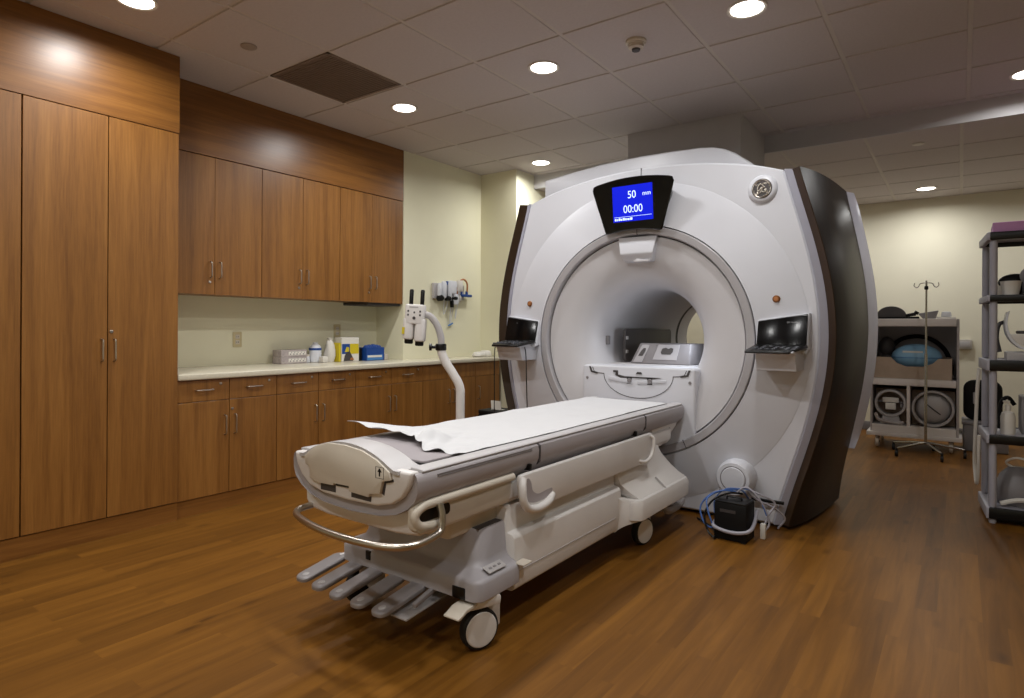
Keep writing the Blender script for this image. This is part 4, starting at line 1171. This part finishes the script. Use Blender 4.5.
# step bin with a card on it, left of the scanner
bx0, by0_ = -3.03, 4.02
bi = thing('waste_bin', 'small black bin between the base cabinets and the scanner', 'bin', (bx0, by0_, 0))
b_ = MB()
b_.loft([[(bx0+a*k, by0_+c*k, z) for a, c in ((-.13, -.11), (.13, -.11), (.13, .11), (-.13, .11))] for z, k in ((.0, .86), (.02, .9), (.475, 1.06))], bev=.015, seg=3)
b_.build('bin_body', M['blackmat'], bi)
r_ = MB()
r_.loft([[(bx0+a, by0_+c, z) for a, c in rrect(-.14, .14, -.12, .12, .03, 4)] for z in (.475, .505)], bev=.006)
r_.build('lid', M['blackmat'], bi)
tag(MB().prism([(-.05, .506), (.05, .506), (.042, .58), (-.058, .58)], 'y', -.004, .0, mtx=Matrix.Translation((bx0+.0, by0_-.04, 0))).box(-.055, .05, -.004, .05, .506, .509, mtx=Matrix.Translation((bx0, by0_-.04, 0))).build('folded_card', M['card']), 'folded white card standing on the small black bin', 'card')
# cords that hang from the left keypad
kx = SX-.892
cd = MB()
cd.tube(catmull([(kx+.10, 3.64, 1.03), (kx+.115, 3.635, .96), (kx+.12, 3.64, .70), (kx+.12, 3.66, .40), (kx+.12, 3.70, .12), (kx+.10, 3.78, .03)], 6), .004, 8)
tag(cd.build('keypad_cord', M['black']), 'thin black cord hanging from the right edge of the left keypad', 'cord')
cd = MB()
cd.tube(catmull([(kx-.135, 3.60, 1.03), (kx-.137, 3.595, .97), (kx-.14, 3.60, .70), (kx-.14, 3.62, .42), (kx-.10, 3.74, .10), (kx-.05, 3.80, .02)], 6), .0035, 8)
tag(cd.build('keypad_cord', M['black']), 'thin black cord hanging from the left edge of the left keypad', 'cord')

# black box on the floor with looped cables
pbx = thing('power_box', 'black box standing on the floor in front of the white dome', 'box', (-1.02, 3.53, 0))
mt = Matrix.Translation((-1.02, 3.535, 0)) @ Matrix.Rotation(math.radians(-2), 4, 'Z')
MB().box(-.088, .088, -.075, .075, .004, .205, .006, 2, mtx=mt).build('case', M['blackmat'], pbx)
MB().box(-.085, .085, -.072, .072, .203, .214, .004, 2, mtx=mt).build('top_cover', M['black'], pbx)
MB().tube([(-1.06, 3.535, .214), (-1.06, 3.535, .228), (-.98, 3.535, .228), (-.98, 3.535, .214)], .006, 8).build('carry_handle', M['black'], pbx)
MB().box(-.055, .03, -.0765, -.073, .155, .172, mtx=mt).build('vent_slot', M['darkgrey'], pbx)
lg = MB()
for x in (-.07, .07):
    for y in (-.06, .06):
        lg.box(x-.012, x+.012, y-.012, y+.012, 0, .005, mtx=mt)
lg.build('rubber_feet', M['rubber'], pbx)
def cabl(name, lab, pts, r, mat, n=6):
    return tag(MB().tube(catmull(pts, n), r, 8).build(name, M[mat]), lab, 'cable')
cabl('coiled_cable', 'blue cable looping down the left side of the black floor box',
     [(-1.02, 3.62, .235), (-1.08, 3.56, .25), (-1.15, 3.52, .225), (-1.20, 3.50, .15), (-1.17, 3.48, .07), (-1.12, 3.47, .06), (-1.145, 3.47, .14), (-1.16, 3.50, .205), (-1.10, 3.56, .245), (-1.02, 3.66, .24), (-1.00, 3.74, .18)], .005, 'cable_b')
cabl('coiled_cable', 'black cable curling beside the left side of the black floor box',
     [(-1.0, 3.62, .232), (-1.06, 3.56, .238), (-1.13, 3.50, .20), (-1.165, 3.47, .12), (-1.14, 3.45, .04), (-1.10, 3.44, .012), (-1.16, 3.60, .010), (-1.30, 3.74, .010)], .006, 'black')
cabl('coiled_cable', 'pale grey hose wrapped low around the front of the black floor box',
     [(-1.115, 3.56, .09), (-1.118, 3.47, .075), (-1.08, 3.450, .062), (-1.02, 3.445, .055), (-.96, 3.447, .06), (-.918, 3.47, .075), (-.915, 3.55, .10), (-.92, 3.62, .15)], .010, 'cable_g')
cabl('coiled_cable', 'pale grey cable tangle hanging right of the black floor box',
     [(-1.03, 3.60, .236), (-.98, 3.60, .275), (-.93, 3.60, .25), (-.88, 3.62, .17), (-.86, 3.64, .08), (-.89, 3.62, .04), (-.87, 3.66, .12), (-.84, 3.68, .19), (-.90, 3.64, .235), (-.97, 3.62, .255), (-.93, 3.66, .20), (-.85, 3.70, .16), (-.80, 3.74, .10), (-.84, 3.76, .03)], .0055, 'cable_g')
cabl('coiled_cable', 'thin blue cable arching over the top of the black floor box',
     [(-1.12, 3.50, .13), (-1.13, 3.54, .20), (-1.08, 3.58, .255), (-1.01, 3.60, .262), (-.95, 3.60, .262), (-.90, 3.61, .21), (-.87, 3.62, .13)], .0035, 'cable_b')
tag(MB().box(-1.0, -.82, 3.80, 3.822, .155, .172, .003).build('cable_bar', M['black']), 'short black bar on the scanner front behind the black floor box', 'bar')
tag(MB().box(-.90, -.872, 3.60, 3.63, .0, .085, .006).build('white_plug', M['card']), 'small white plug on the floor right of the black box', 'plug')

# ------------------------------------------------------------------ storage cart at the back
cx0, cx1, cy0, cy1 = -.735, -.01, 7.15, 7.75
ca = thing('storage_cart', 'grey and white open storage cart against the back wall', 'cart', ((cx0+cx1)/2, 7.45, 0))
for x in (cx0, cx1-.02):
    MB().box(x, x+.02, cy0+.02, cy1, .15, 1.275, .002, 1).build('side_panel', M['cartgrey'], ca)
MB().box(cx0+.02, cx1-.02, cy1-.015, cy1, .15, 1.26).build('back_panel', M['cartgrey'], ca)
for z0, z1, ya in ((1.205, 1.280, 0), (.625, .690, 0)):
    MB().box(cx0+.005, cx1-.022, cy0, cy1-.02, z0, z1, .004, 2).build('shelf', M['cartwhite'], ca)
MB().box(cx0-.03, cx1+.025, cy0-.012, cy1, .118, .158, .004, 2).build('base_board', M['cartwhite'], ca)
MB().box(cx0+.018, cx1-.022, cy0, cy1-.02, .158, .232, .003, 1).build('bottom_shelf', M['cartwhite'], ca)
MB().box(-.425, -.398, cy0+.002, cy1-.02, .233, .624, .003, 1).build('divider', M['cartwhite'], ca)
for x0, x1, z0, z1 in ((cx0+.022, -.427, .234, .52), (-.396, cx1-.022, .234, .53)):
    pass
for x in (cx0+.06, cx1-.06):
    for y in (cy0+.06, cy1-.06):
        w = MB().lathe([(.02, -.014), (.05, -.014), (.054, 0), (.05, .014), (.02, .014)], (x, y, .054), 'x', 24).build('caster', M['beige'], ca)
        MB().box(x-.02, x+.02, y-.015, y+.03, .085, .14, .004).tube([(x-.021, y, .054), (x+.021, y, .054)], .008, 10).build('fork', M['metal_d'], w)
# things in the cart
tr = thing('cardboard_tray', 'brown cut down cardboard tray on the upper cart shelf', 'tray', (-.37, 7.4, .692))
t_ = MB()
fl_ = [(cx0+.03, .692), (cx1-.06, .692), (cx1-.055, .895), (-.17, .895), (-.22, .845), (-.29, .815), (-.43, .812), (-.51, .845), (-.56, .90), (cx0+.03, .90)]
t_.prism(fl_, 'y', cy0+.03, cy0+.036)
t_.build('front_wall', M['kraft'], tr)
t_ = MB().box(cx0+.03, cx0+.036, cy0+.036, 7.64, .692, .895).box(cx1-.062, cx1-.056, cy0+.036, 7.64, .692, .895).box(cx0+.036, cx1-.062, 7.634, 7.64, .692, .895).box(cx0+.036, cx1-.062, cy0+.036, 7.634, .692, .697)
t_.build('tray_body', M['kraft'], tr)
cu = thing('blue_cushion', 'blue rounded cushion with white label lying in the brown tray', 'cushion', (-.36, 7.42, .70))
MB().ball((-.36, 7.42, .895), (.215, .16, .135), 36, 20).build('cushion_body', M['blue'], cu)
sm_ = MB().lathe([(.2155, .893), (.219, .896), (.2155, .899)], (0, 0, 0), 'z', 48, cap=False, mtx=Matrix.Translation((-.36, 7.42, 0)) @ Matrix.Diagonal((1.0, .745, 1, 1)))
sm_.build('piping', M['lightblue'], cu)
lbm = MB()
rows = []
for z in (.945, .962):
    row = []
    for x in np.linspace(-.47, -.30, 12):
        dx, dz = (x+.36)/.215, (z-.895)/.155
        row.append((x, 7.42-.16*math.sqrt(max(0, 1-dx*dx-dz*dz*1.32))-.002, z))
    rows.append(row)
lbm.grid(rows).build('label_strip', M['card'], cu)
hp = thing('padded_strap', 'black curved strap arching behind the blue cushion', 'strap', (-.36, 7.55, .68))
MB().tube(catmull([(-.63, 7.68, .72), (-.62, 7.68, .92), (-.52, 7.68, 1.065), (-.36, 7.68, 1.105), (-.22, 7.68, 1.06), (-.12, 7.68, .95), (-.08, 7.68, .80), (-.08, 7.68, .72)], 6), .022, 10).build('strap_band', M['blackmat'], hp)
tag(MB().ball((-.62, 7.50, 1.0), (.075, .075, .10), 24, 14).lathe([(.06, .70), (.065, .80), (.05, .92)], (-.62, 7.52, 0), 'z', 20).build('grey_bolster', M['darkgrey']), 'dark grey rounded pad behind the left end of the blue cushion', 'pad')
for nm, x0, x1, lab in (('brown_carton', cx0+.03, -.43, 'brown board box behind the white ring coil, lower left of the cart'), ('brown_carton', -.393, cx1-.03, 'brown board box behind the ball, lower right of the cart')):
    tag(MB().box(x0, x1, 7.36, 7.70, .234, .575, .004, 1).build(nm, M['kraft']), lab, 'box')
rc_ = thing('ring_coil', 'white ring shaped coil with white parts inside, lower left of the cart', 'coil', (-.565, 7.25, .234))
MB().lathe([(.112, 7.20), (.118, 7.19), (.132, 7.19), (.138, 7.20), (.138, 7.31), (.112, 7.31)], (-.565, 0, .44), 'y', 40, cap=False).build('ring', M['lightgrey'], rc_)
MB().box(-.635, -.495, 7.235, 7.27, .445, .495, .006).box(-.61, -.52, 7.225, 7.27, .375, .44, .006).build('inner_blocks', M['card'], rc_)
MB().box(-.645, -.49, 7.24, 7.262, .44, .448, .002).build('dark_bar', M['darkgrey'], rc_)
MB().tube([(-.47, 7.235, .40), (-.47, 7.235, .44)], .014, 10).tube([(-.685, 7.26, .45), (-.45, 7.26, .45)], .010, 10).build('cross_bar', M['midgrey'], rc_)
MB().prism([(-.66, .234), (-.47, .234), (-.50, .318), (-.63, .318)], 'y', 7.20, 7.30, .006).build('ring_foot', M['lightgrey'], rc_)
pc = MB().tube(catmull([(-.69, 7.17, .34), (-.66, 7.165, .28), (-.58, 7.16, .262), (-.50, 7.165, .252), (-.45, 7.17, .26)], 5), .016, 10)
tag(pc.build('grey_hose', M['cartgrey']), 'short grey hose lying below the white ring coil in the cart', 'hose')
bc = thing('ball_coil', 'large white ring holding a grey ball, lower right of the cart', 'coil', (-.213, 7.27, .234))
MB().lathe([(.150, 7.20), (.156, 7.188), (.170, 7.188), (.176, 7.20), (.176, 7.28), (.150, 7.28)], (-.215, 0, .412), 'y', 48, cap=False).build('ring', M['lightgrey'], bc)
MB().ball((-.215, 7.270, .412), (.148, .08, .148), 36, 20).build('ball', M['lightgrey'], bc)
sp = MB()
sp.tube([(-.215+.149*math.cos(t)*math.cos(.9)-0*.0, 7.270-.082*math.sin(t), .412-.149*math.cos(t)*math.sin(.55)) for t in np.linspace(.15, PI-.15, 20)], .006, 8)
sp.build('strap', M['darkgrey'], bc)
# things on top of the cart
tz = 1.281
dd = thing('dome_cover', 'dark grey half round cover standing on top of the cart, left end', 'cover', (-.565, 7.3, tz))
MB().prism([(-.125, 0), (.125, 0), (.122, .035)]+[(.125*math.cos(t), .03+.095*math.sin(t)) for t in np.linspace(.1, PI-.1, 16)]+[(-.122, .035)], 'y', 7.24, 7.33, .012, 3, mtx=Matrix.Translation((-.565, 0, tz))).build('cover_shell', M['darkgrey'], dd)
MB().box(-.69, -.44, 7.22, 7.35, tz, tz+.018, .004).build('foot', M['blackmat'], dd)
tag(MB().tube([(-.45, 7.26, tz+.03), (-.36, 7.24, tz+.045)], [.014, .018], 10).tube([(-.36, 7.24, tz+.045), (-.345, 7.24, tz+.07)], .02, 10).box(-.44, -.33, 7.22, 7.28, tz, tz+.02, .004).build('black_clamp', M['blackmat']), 'small black clamp on the cart top beside the grey dome', 'clamp')
tag(MB().prism([(-.30, tz), (-.20, tz), (-.175, tz+.078), (-.335, tz+.05), (-.335, tz+.04)], 'y', 7.22, 7.36, .006).build('grey_wedge', M['midgrey']), 'grey wedge shaped pad on the cart top behind the drip stand', 'wedge')
wb = thing('white_tray', 'white low tray with pale block on the right end of the cart top', 'tray', (-.12, 7.3, tz))
MB().box(-.19, -.04, 7.22, 7.38, tz, tz+.016, .004).build('tray_base', M['card'], wb)
MB().prism([(-.155, tz+.016), (-.07, tz+.016), (-.078, tz+.066), (-.15, tz+.066)], 'y', 7.25, 7.34, .008).build('pale_block', M['clear'], wb)

# drip stand
vx, vy = -.262, 6.95
iv = thing('drip_stand', 'slim steel drip stand on a five wheeled base in front of the cart', 'drip stand', (vx, vy, 0))
MB().tube([(vx, vy, .10), (vx, vy, .95)], .0125, 14).build('lower_pole', M['chrome'], iv)
MB().tube([(vx, vy, .95), (vx, vy, 1.63)], .0085, 12).build('upper_pole', M['chrome'], iv)
MB().lathe([(.012, 1.545), (.017, 1.55), (.017, 1.575), (.012, 1.58)], (vx, vy, 0), 'z', 16).build('collar', M['black'], iv)
hk = MB()
for s_ in (1, -1):
    hk.tube(catmull([(vx, vy, 1.61), (vx+s_*.03, vy, 1.607), (vx+s_*.05, vy, 1.60), (vx+s_*.062, vy, 1.575), (vx+s_*.08, vy, 1.567), (vx+s_*.096, vy, 1.585), (vx+s_*.092, vy, 1.61)], 5), .004, 8)
hk.build('bag_hook', M['chrome'], iv)
for k in range(5):
    a = math.radians(-72)+2*PI*k/5+math.radians(8)
    ex, ey = vx+.30*math.cos(a), vy+.30*math.sin(a)
    lgx = MB().tube(catmull([(vx, vy, .115), (vx+.06*math.cos(a), vy+.06*math.sin(a), .112), (ex, ey, .075)], 5), [.011]*10+[.009], 10).build('leg', M['chrome'], iv)
    MB().lathe([(.01, -.012), (.026, -.012), (.028, 0), (.026, .012), (.01, .012)], (ex, ey, .028), 'x', 18).tube([(ex, ey, .04), (ex, ey, .078)], .011, 8).build('caster', M['rubber'], lgx)

# wall plate and things by the back wall
o_ = thing('wall_box', 'grey wall box on the back wall right of the cart', 'wall box', (.03, YB, 1.02))
MB().box(-.03, .10, YB-.045, YB, .965, 1.07, .006).build('housing', M['plate_g'], o_)
MB().box(-.01, .08, YB-.048, YB-.044, .985, 1.05, .003).build('face_plate', M['lightgrey'], o_)
gb = thing('grey_crate', 'grey lidded crate on the floor between the cart and the shelves', 'crate', (.17, 7.65, 0))
MB().box(.02, .37, 7.45, 7.85, .0, .26, .015, 3).build('crate_body', M['midgrey'], gb)
MB().box(.01, .38, 7.44, 7.86, .255, .285, .008, 2).build('lid', M['midgrey'], gb)
bk = thing('black_seat_back', 'black rounded chair back leaning on the grey crate', 'chair', (.17, 7.7, .286))
MB().prism(rrect(.022, .33, .286, .68, .09, 6), 'y', 7.60, 7.68, .02, 3).build('backrest', M['blackmat'], bk)
MB().box(.10, .13, 7.575, 7.60, .45, .56, .005).build('lever', M['lightgrey'], bk)

# ------------------------------------------------------------------ plastic shelving at the right edge
hx0, hx1, hy0, hy1 = .128, 1.05, 4.72, 5.18
sv = thing('shelving_unit', 'grey post shelving unit with black shelf edges at the right edge', 'shelves', (hx0, hy0, 0))
sv.rotation_euler = (0, 0, math.radians(4.0))
levels = [.03, .482, .921, 1.34, 1.712]
tops = [.097, .536, .987, 1.38, 1.76]
for z0, z1 in zip(levels, tops):
    s_ = MB().box(hx0+.028, hx1-.03, hy0+.03, hy1-.03, z1-.02, z1-.004).build('shelf', M['shelfgrey'], sv)
    MB().box(hx0+.012, hx1-.012, hy0, hy0+.03, z0, z1, .006, 2).build('front_edge', M['black'], s_)
    MB().box(hx0+.012, hx1-.012, hy1-.03, hy1, z0, z1, .006, 2).build('back_edge', M['black'], s_)
    MB().box(hx0, hx0+.028, hy0+.002, hy1-.002, z0, z1, .006, 2).build('side_edge', M['shelfgrey'], s_)
    MB().box(hx1-.028, hx1, hy0+.002, hy1-.002, z0, z1, .006, 2).build('side_edge', M['shelfgrey'], s_)
for x in (hx0+.034, hx1-.034):
    for y in (hy0+.034, hy1-.034):
        p = MB()
        for a, b in zip([0]+tops, levels+[None]):
            if b is not None and b-a > .01:
                p.lathe([(.017, a), (.020, a+.02), (.020, b-.02), (.017, b+.002)], (x, y, 0), 'z', 18)
        p.build('post', M['shelfgrey'], sv)
tag(MB().box(.155, .60, 4.775, 5.10, 1.7605, 1.822, .004).build('pink_carton', M['purple']), 'pink purple flat carton on the top shelf', 'box')
tag(MB().lathe([(.038, 1.377), (.052, 1.46), (.054, 1.465), (.05, 1.465), (.036, 1.383)], (.245, 4.83, 0), 'z', 28, cap=False).lathe([(.001, 1.377), (.038, 1.377), (.036, 1.384)], (.245, 4.83, 0), 'z', 28).build('white_cup', M['card']), 'white cup on the second shelf from the top', 'cup')
tag(MB().box(.165, .225, 4.90, 5.0, 1.377, 1.445, .004, mtx=Matrix.Translation((0, 0, 0))).build('small_carton', M['beige']), 'small beige carton left of the white cup', 'box')
tag(MB().ball((.275, 5.04, 1.47), (.085, .05, .055), 20, 12).lathe([(.05, 1.377), (.045, 1.42)], (.285, 5.04, 0), 'z', 16).build('black_pad', M['blackmat']), 'black rounded pad behind the white cup', 'pad')
tag(MB().ball((.345, 4.90, 1.50), (.055, .055, .055), 20, 12).lathe([(.045, 1.377), (.04, 1.46)], (.345, 4.90, 0), 'z', 18).build('grey_canister', M['midgrey']), 'grey round canister right of the white cup', 'canister')
wc = thing('white_coil', 'white curved surface coil standing on the middle shelf', 'coil', (.45, 4.92, .984))
prof = []
for k in range(14):
    t = k/13
    prof.append((.26+.10*(1-(1-t)**2)*0+.0, 0))
sc_ = []
crv = catmull([(.222, 1.265), (.222, 1.20), (.238, 1.13), (.275, 1.07), (.34, 1.035), (.50, 1.03), (.70, 1.03)], 6)
crv = [(v[0], v[1]) for v in [Vector((a, b, 0)) for a, b in [(p.x, p.y) for p in catmull([(.228, 1.275, 0), (.218, 1.20, 0), (.232, 1.13, 0), (.27, 1.075, 0), (.33, 1.045, 0), (.50, 1.04, 0), (.70, 1.04, 0)], 6)]]]
inn = [(x+.012, z+.010) for x, z in crv]
MB().prism(crv+inn[::-1], 'y', 4.80, 5.06, .003, ang=60).build('curved_shell', M['clear'], wc)
MB().prism([(.24, 1.145), (.70, 1.145), (.70, 1.055), (.33, 1.058), (.285, 1.085), (.25, 1.12)], 'y', 4.795, 4.81, .003, ang=60).build('front_cheek', M['card'], wc)
MB().box(.225, .62, 4.79, 5.07, .984, 1.035, .008).build('coil_base', M['lightgrey'], wc)
MB().tube(catmull([(.20, 5.0, 1.03), (.185, 5.0, 1.12), (.195, 5.0, 1.20), (.225, 5.02, 1.22)], 5), .012, 10).build('coil_cable', M['darkgrey'], wc)
MB().box(.28, .62, 4.82, 5.04, 1.146, 1.165, .006).build('dark_liner', M['darkgrey'], wc)
bo = thing('white_bottle', 'white pump bottle on the shelf above the floor shelf', 'bottle', (.235, 4.84, .533))
MB().lathe([(.034, .533), (.037, .54), (.037, .64), (.03, .665), (.014, .675), (.014, .69)], (.235, 4.84, 0), 'z', 28).build('bottle_body', M['card'], bo)
MB().lathe([(.016, .685), (.016, .71), (.006, .712), (.006, .73)], (.235, 4.84, 0), 'z', 18).box(.210, .245, 4.832, 4.848, .726, .738, .003).build('pump', M['card'], bo)
tag(MB().box(.30, .56, 4.88, 5.12, .533, .76, .008, 2).build('grey_bin', M['midgrey']), 'grey storage bin right of the white pump bottle', 'bin')
tag(MB().tube(catmull([(.20, 4.97, .548), (.205, 4.98, .70), (.24, 4.985, .745), (.275, 4.99, .70)], 5), .012, 8).build('black_strap', M['blackmat']), 'black strap arched behind the white pump bottle', 'strap')
pl = thing('plastic_bag', 'clear grey plastic bag on the lowest shelf', 'bag', (.275, 4.93, .094))
rng = random.Random(3)
secs = []
for hh, a, b_ in ((0, .10, .09), (.05, .125, .11), (.12, .115, .10), (.18, .085, .07), (.23, .04, .035)):
    secs.append([(.285+a*(1+rng.uniform(-.12, .12))*math.cos(2*PI*q/18)+.0, 4.93+b_*(1+rng.uniform(-.12, .12))*math.sin(2*PI*q/18), .094+hh) for q in range(18)])
MB().loft(secs).build('bag_body', M['midgrey'], pl, angle=60)
MB().tube(catmull([(.20, 4.80, .115), (.30, 4.79, .15), (.42, 4.79, .13), (.54, 4.80, .115)], 5), .014, 8).tube(catmull([(.285, 4.93, .31), (.23, 4.90, .35), (.28, 4.86, .39), (.37, 4.86, .37)], 5), .007, 8).build('white_tube', M['card'], pl)
cabl('hanging_hose', 'white hose draped down the left side of the shelving unit',
     [(.093, 4.80, .93), (.085, 4.83, .80), (.08, 4.88, .62), (.075, 4.92, .45), (.075, 4.96, .30), (.085, 4.90, .20), (.092, 4.84, .30), (.092, 4.80, .42), (.094, 4.78, .52)], .010, 'card')
# ------------------------------------------------------------------ light
W = bpy.data.worlds.new('world'); S.world = W; W.use_nodes = True
W.node_tree.nodes['Background'].inputs[0].default_value = (.5, .5, .5, 1)
W.node_tree.nodes['Background'].inputs[1].default_value = 0.0
def lamp(x, y, z, power, spread=165, col=(1, .998, .985), r=.075):
    l = bpy.data.lights.new('downlight_lamp', 'AREA'); l.shape = 'DISK'; l.size = r*2
    l.energy = power; l.color = col; l.spread = math.radians(spread)
    o = bpy.data.objects.new('downlight_lamp', l); COL.objects.link(o)
    o.location = (x, y, z-.012)
    return o
POW = 15.0
pw_ = {0: .85, 1: .95, 2: .66, 3: .68, 4: .8, 5: .52, 6: .66}
for k, (x, y, z, lab) in enumerate(lamp_spots):
    lamp(x, y, z, POW*pw_[k])
for x, y, z in hidden_spots:
    c = copy_tree(lens_proto); c.location = (x, y, z)
    tag(c, 'unseen round recessed downlight carrying on the rows, added as fill light', 'ceiling light', 'unseen recessed downlights added as fill')
    lamp(x, y, z, POW*(.9 if y < 2 else .5))
# lamps inside the bore, as these scanners have
b_l = bpy.data.lights.new('bore_lamp', 'AREA'); b_l.shape = 'RECTANGLE'; b_l.size = .05; b_l.size_y = .10; b_l.energy = .9; b_l.color = (.82, .9, 1)
bo_ = bpy.data.objects.new('bore_lamp', b_l); COL.objects.link(bo_); bo_.location = (SX+.355, 3.995, 1.11); bo_.rotation_euler = (0, math.radians(75), 0)

# ------------------------------------------------------------------ camera and colour
cam = bpy.data.cameras.new('camera'); co_ = bpy.data.objects.new('camera', cam); COL.objects.link(co_)
cam.sensor_fit = 'HORIZONTAL'; cam.sensor_width = 36; cam.lens = 36*620/1024
cam.shift_y = -20/1024
cam.clip_start = .05; cam.clip_end = 60
co_.location = (0, 0, 1.16)
co_.rotation_mode = 'QUATERNION'
q = Matrix.Rotation(math.radians(35.9), 3, 'Z') @ Matrix.Rotation(PI/2, 3, 'X') @ Matrix.Rotation(0.0049, 3, 'Z')
co_.rotation_quaternion = q.to_quaternion()
S.camera = co_
S.view_settings.view_transform = 'Standard'; S.view_settings.look = 'None'
S.view_settings.exposure = 0.0; S.view_settings.gamma = 1.0
S.view_settings.use_curve_mapping = False
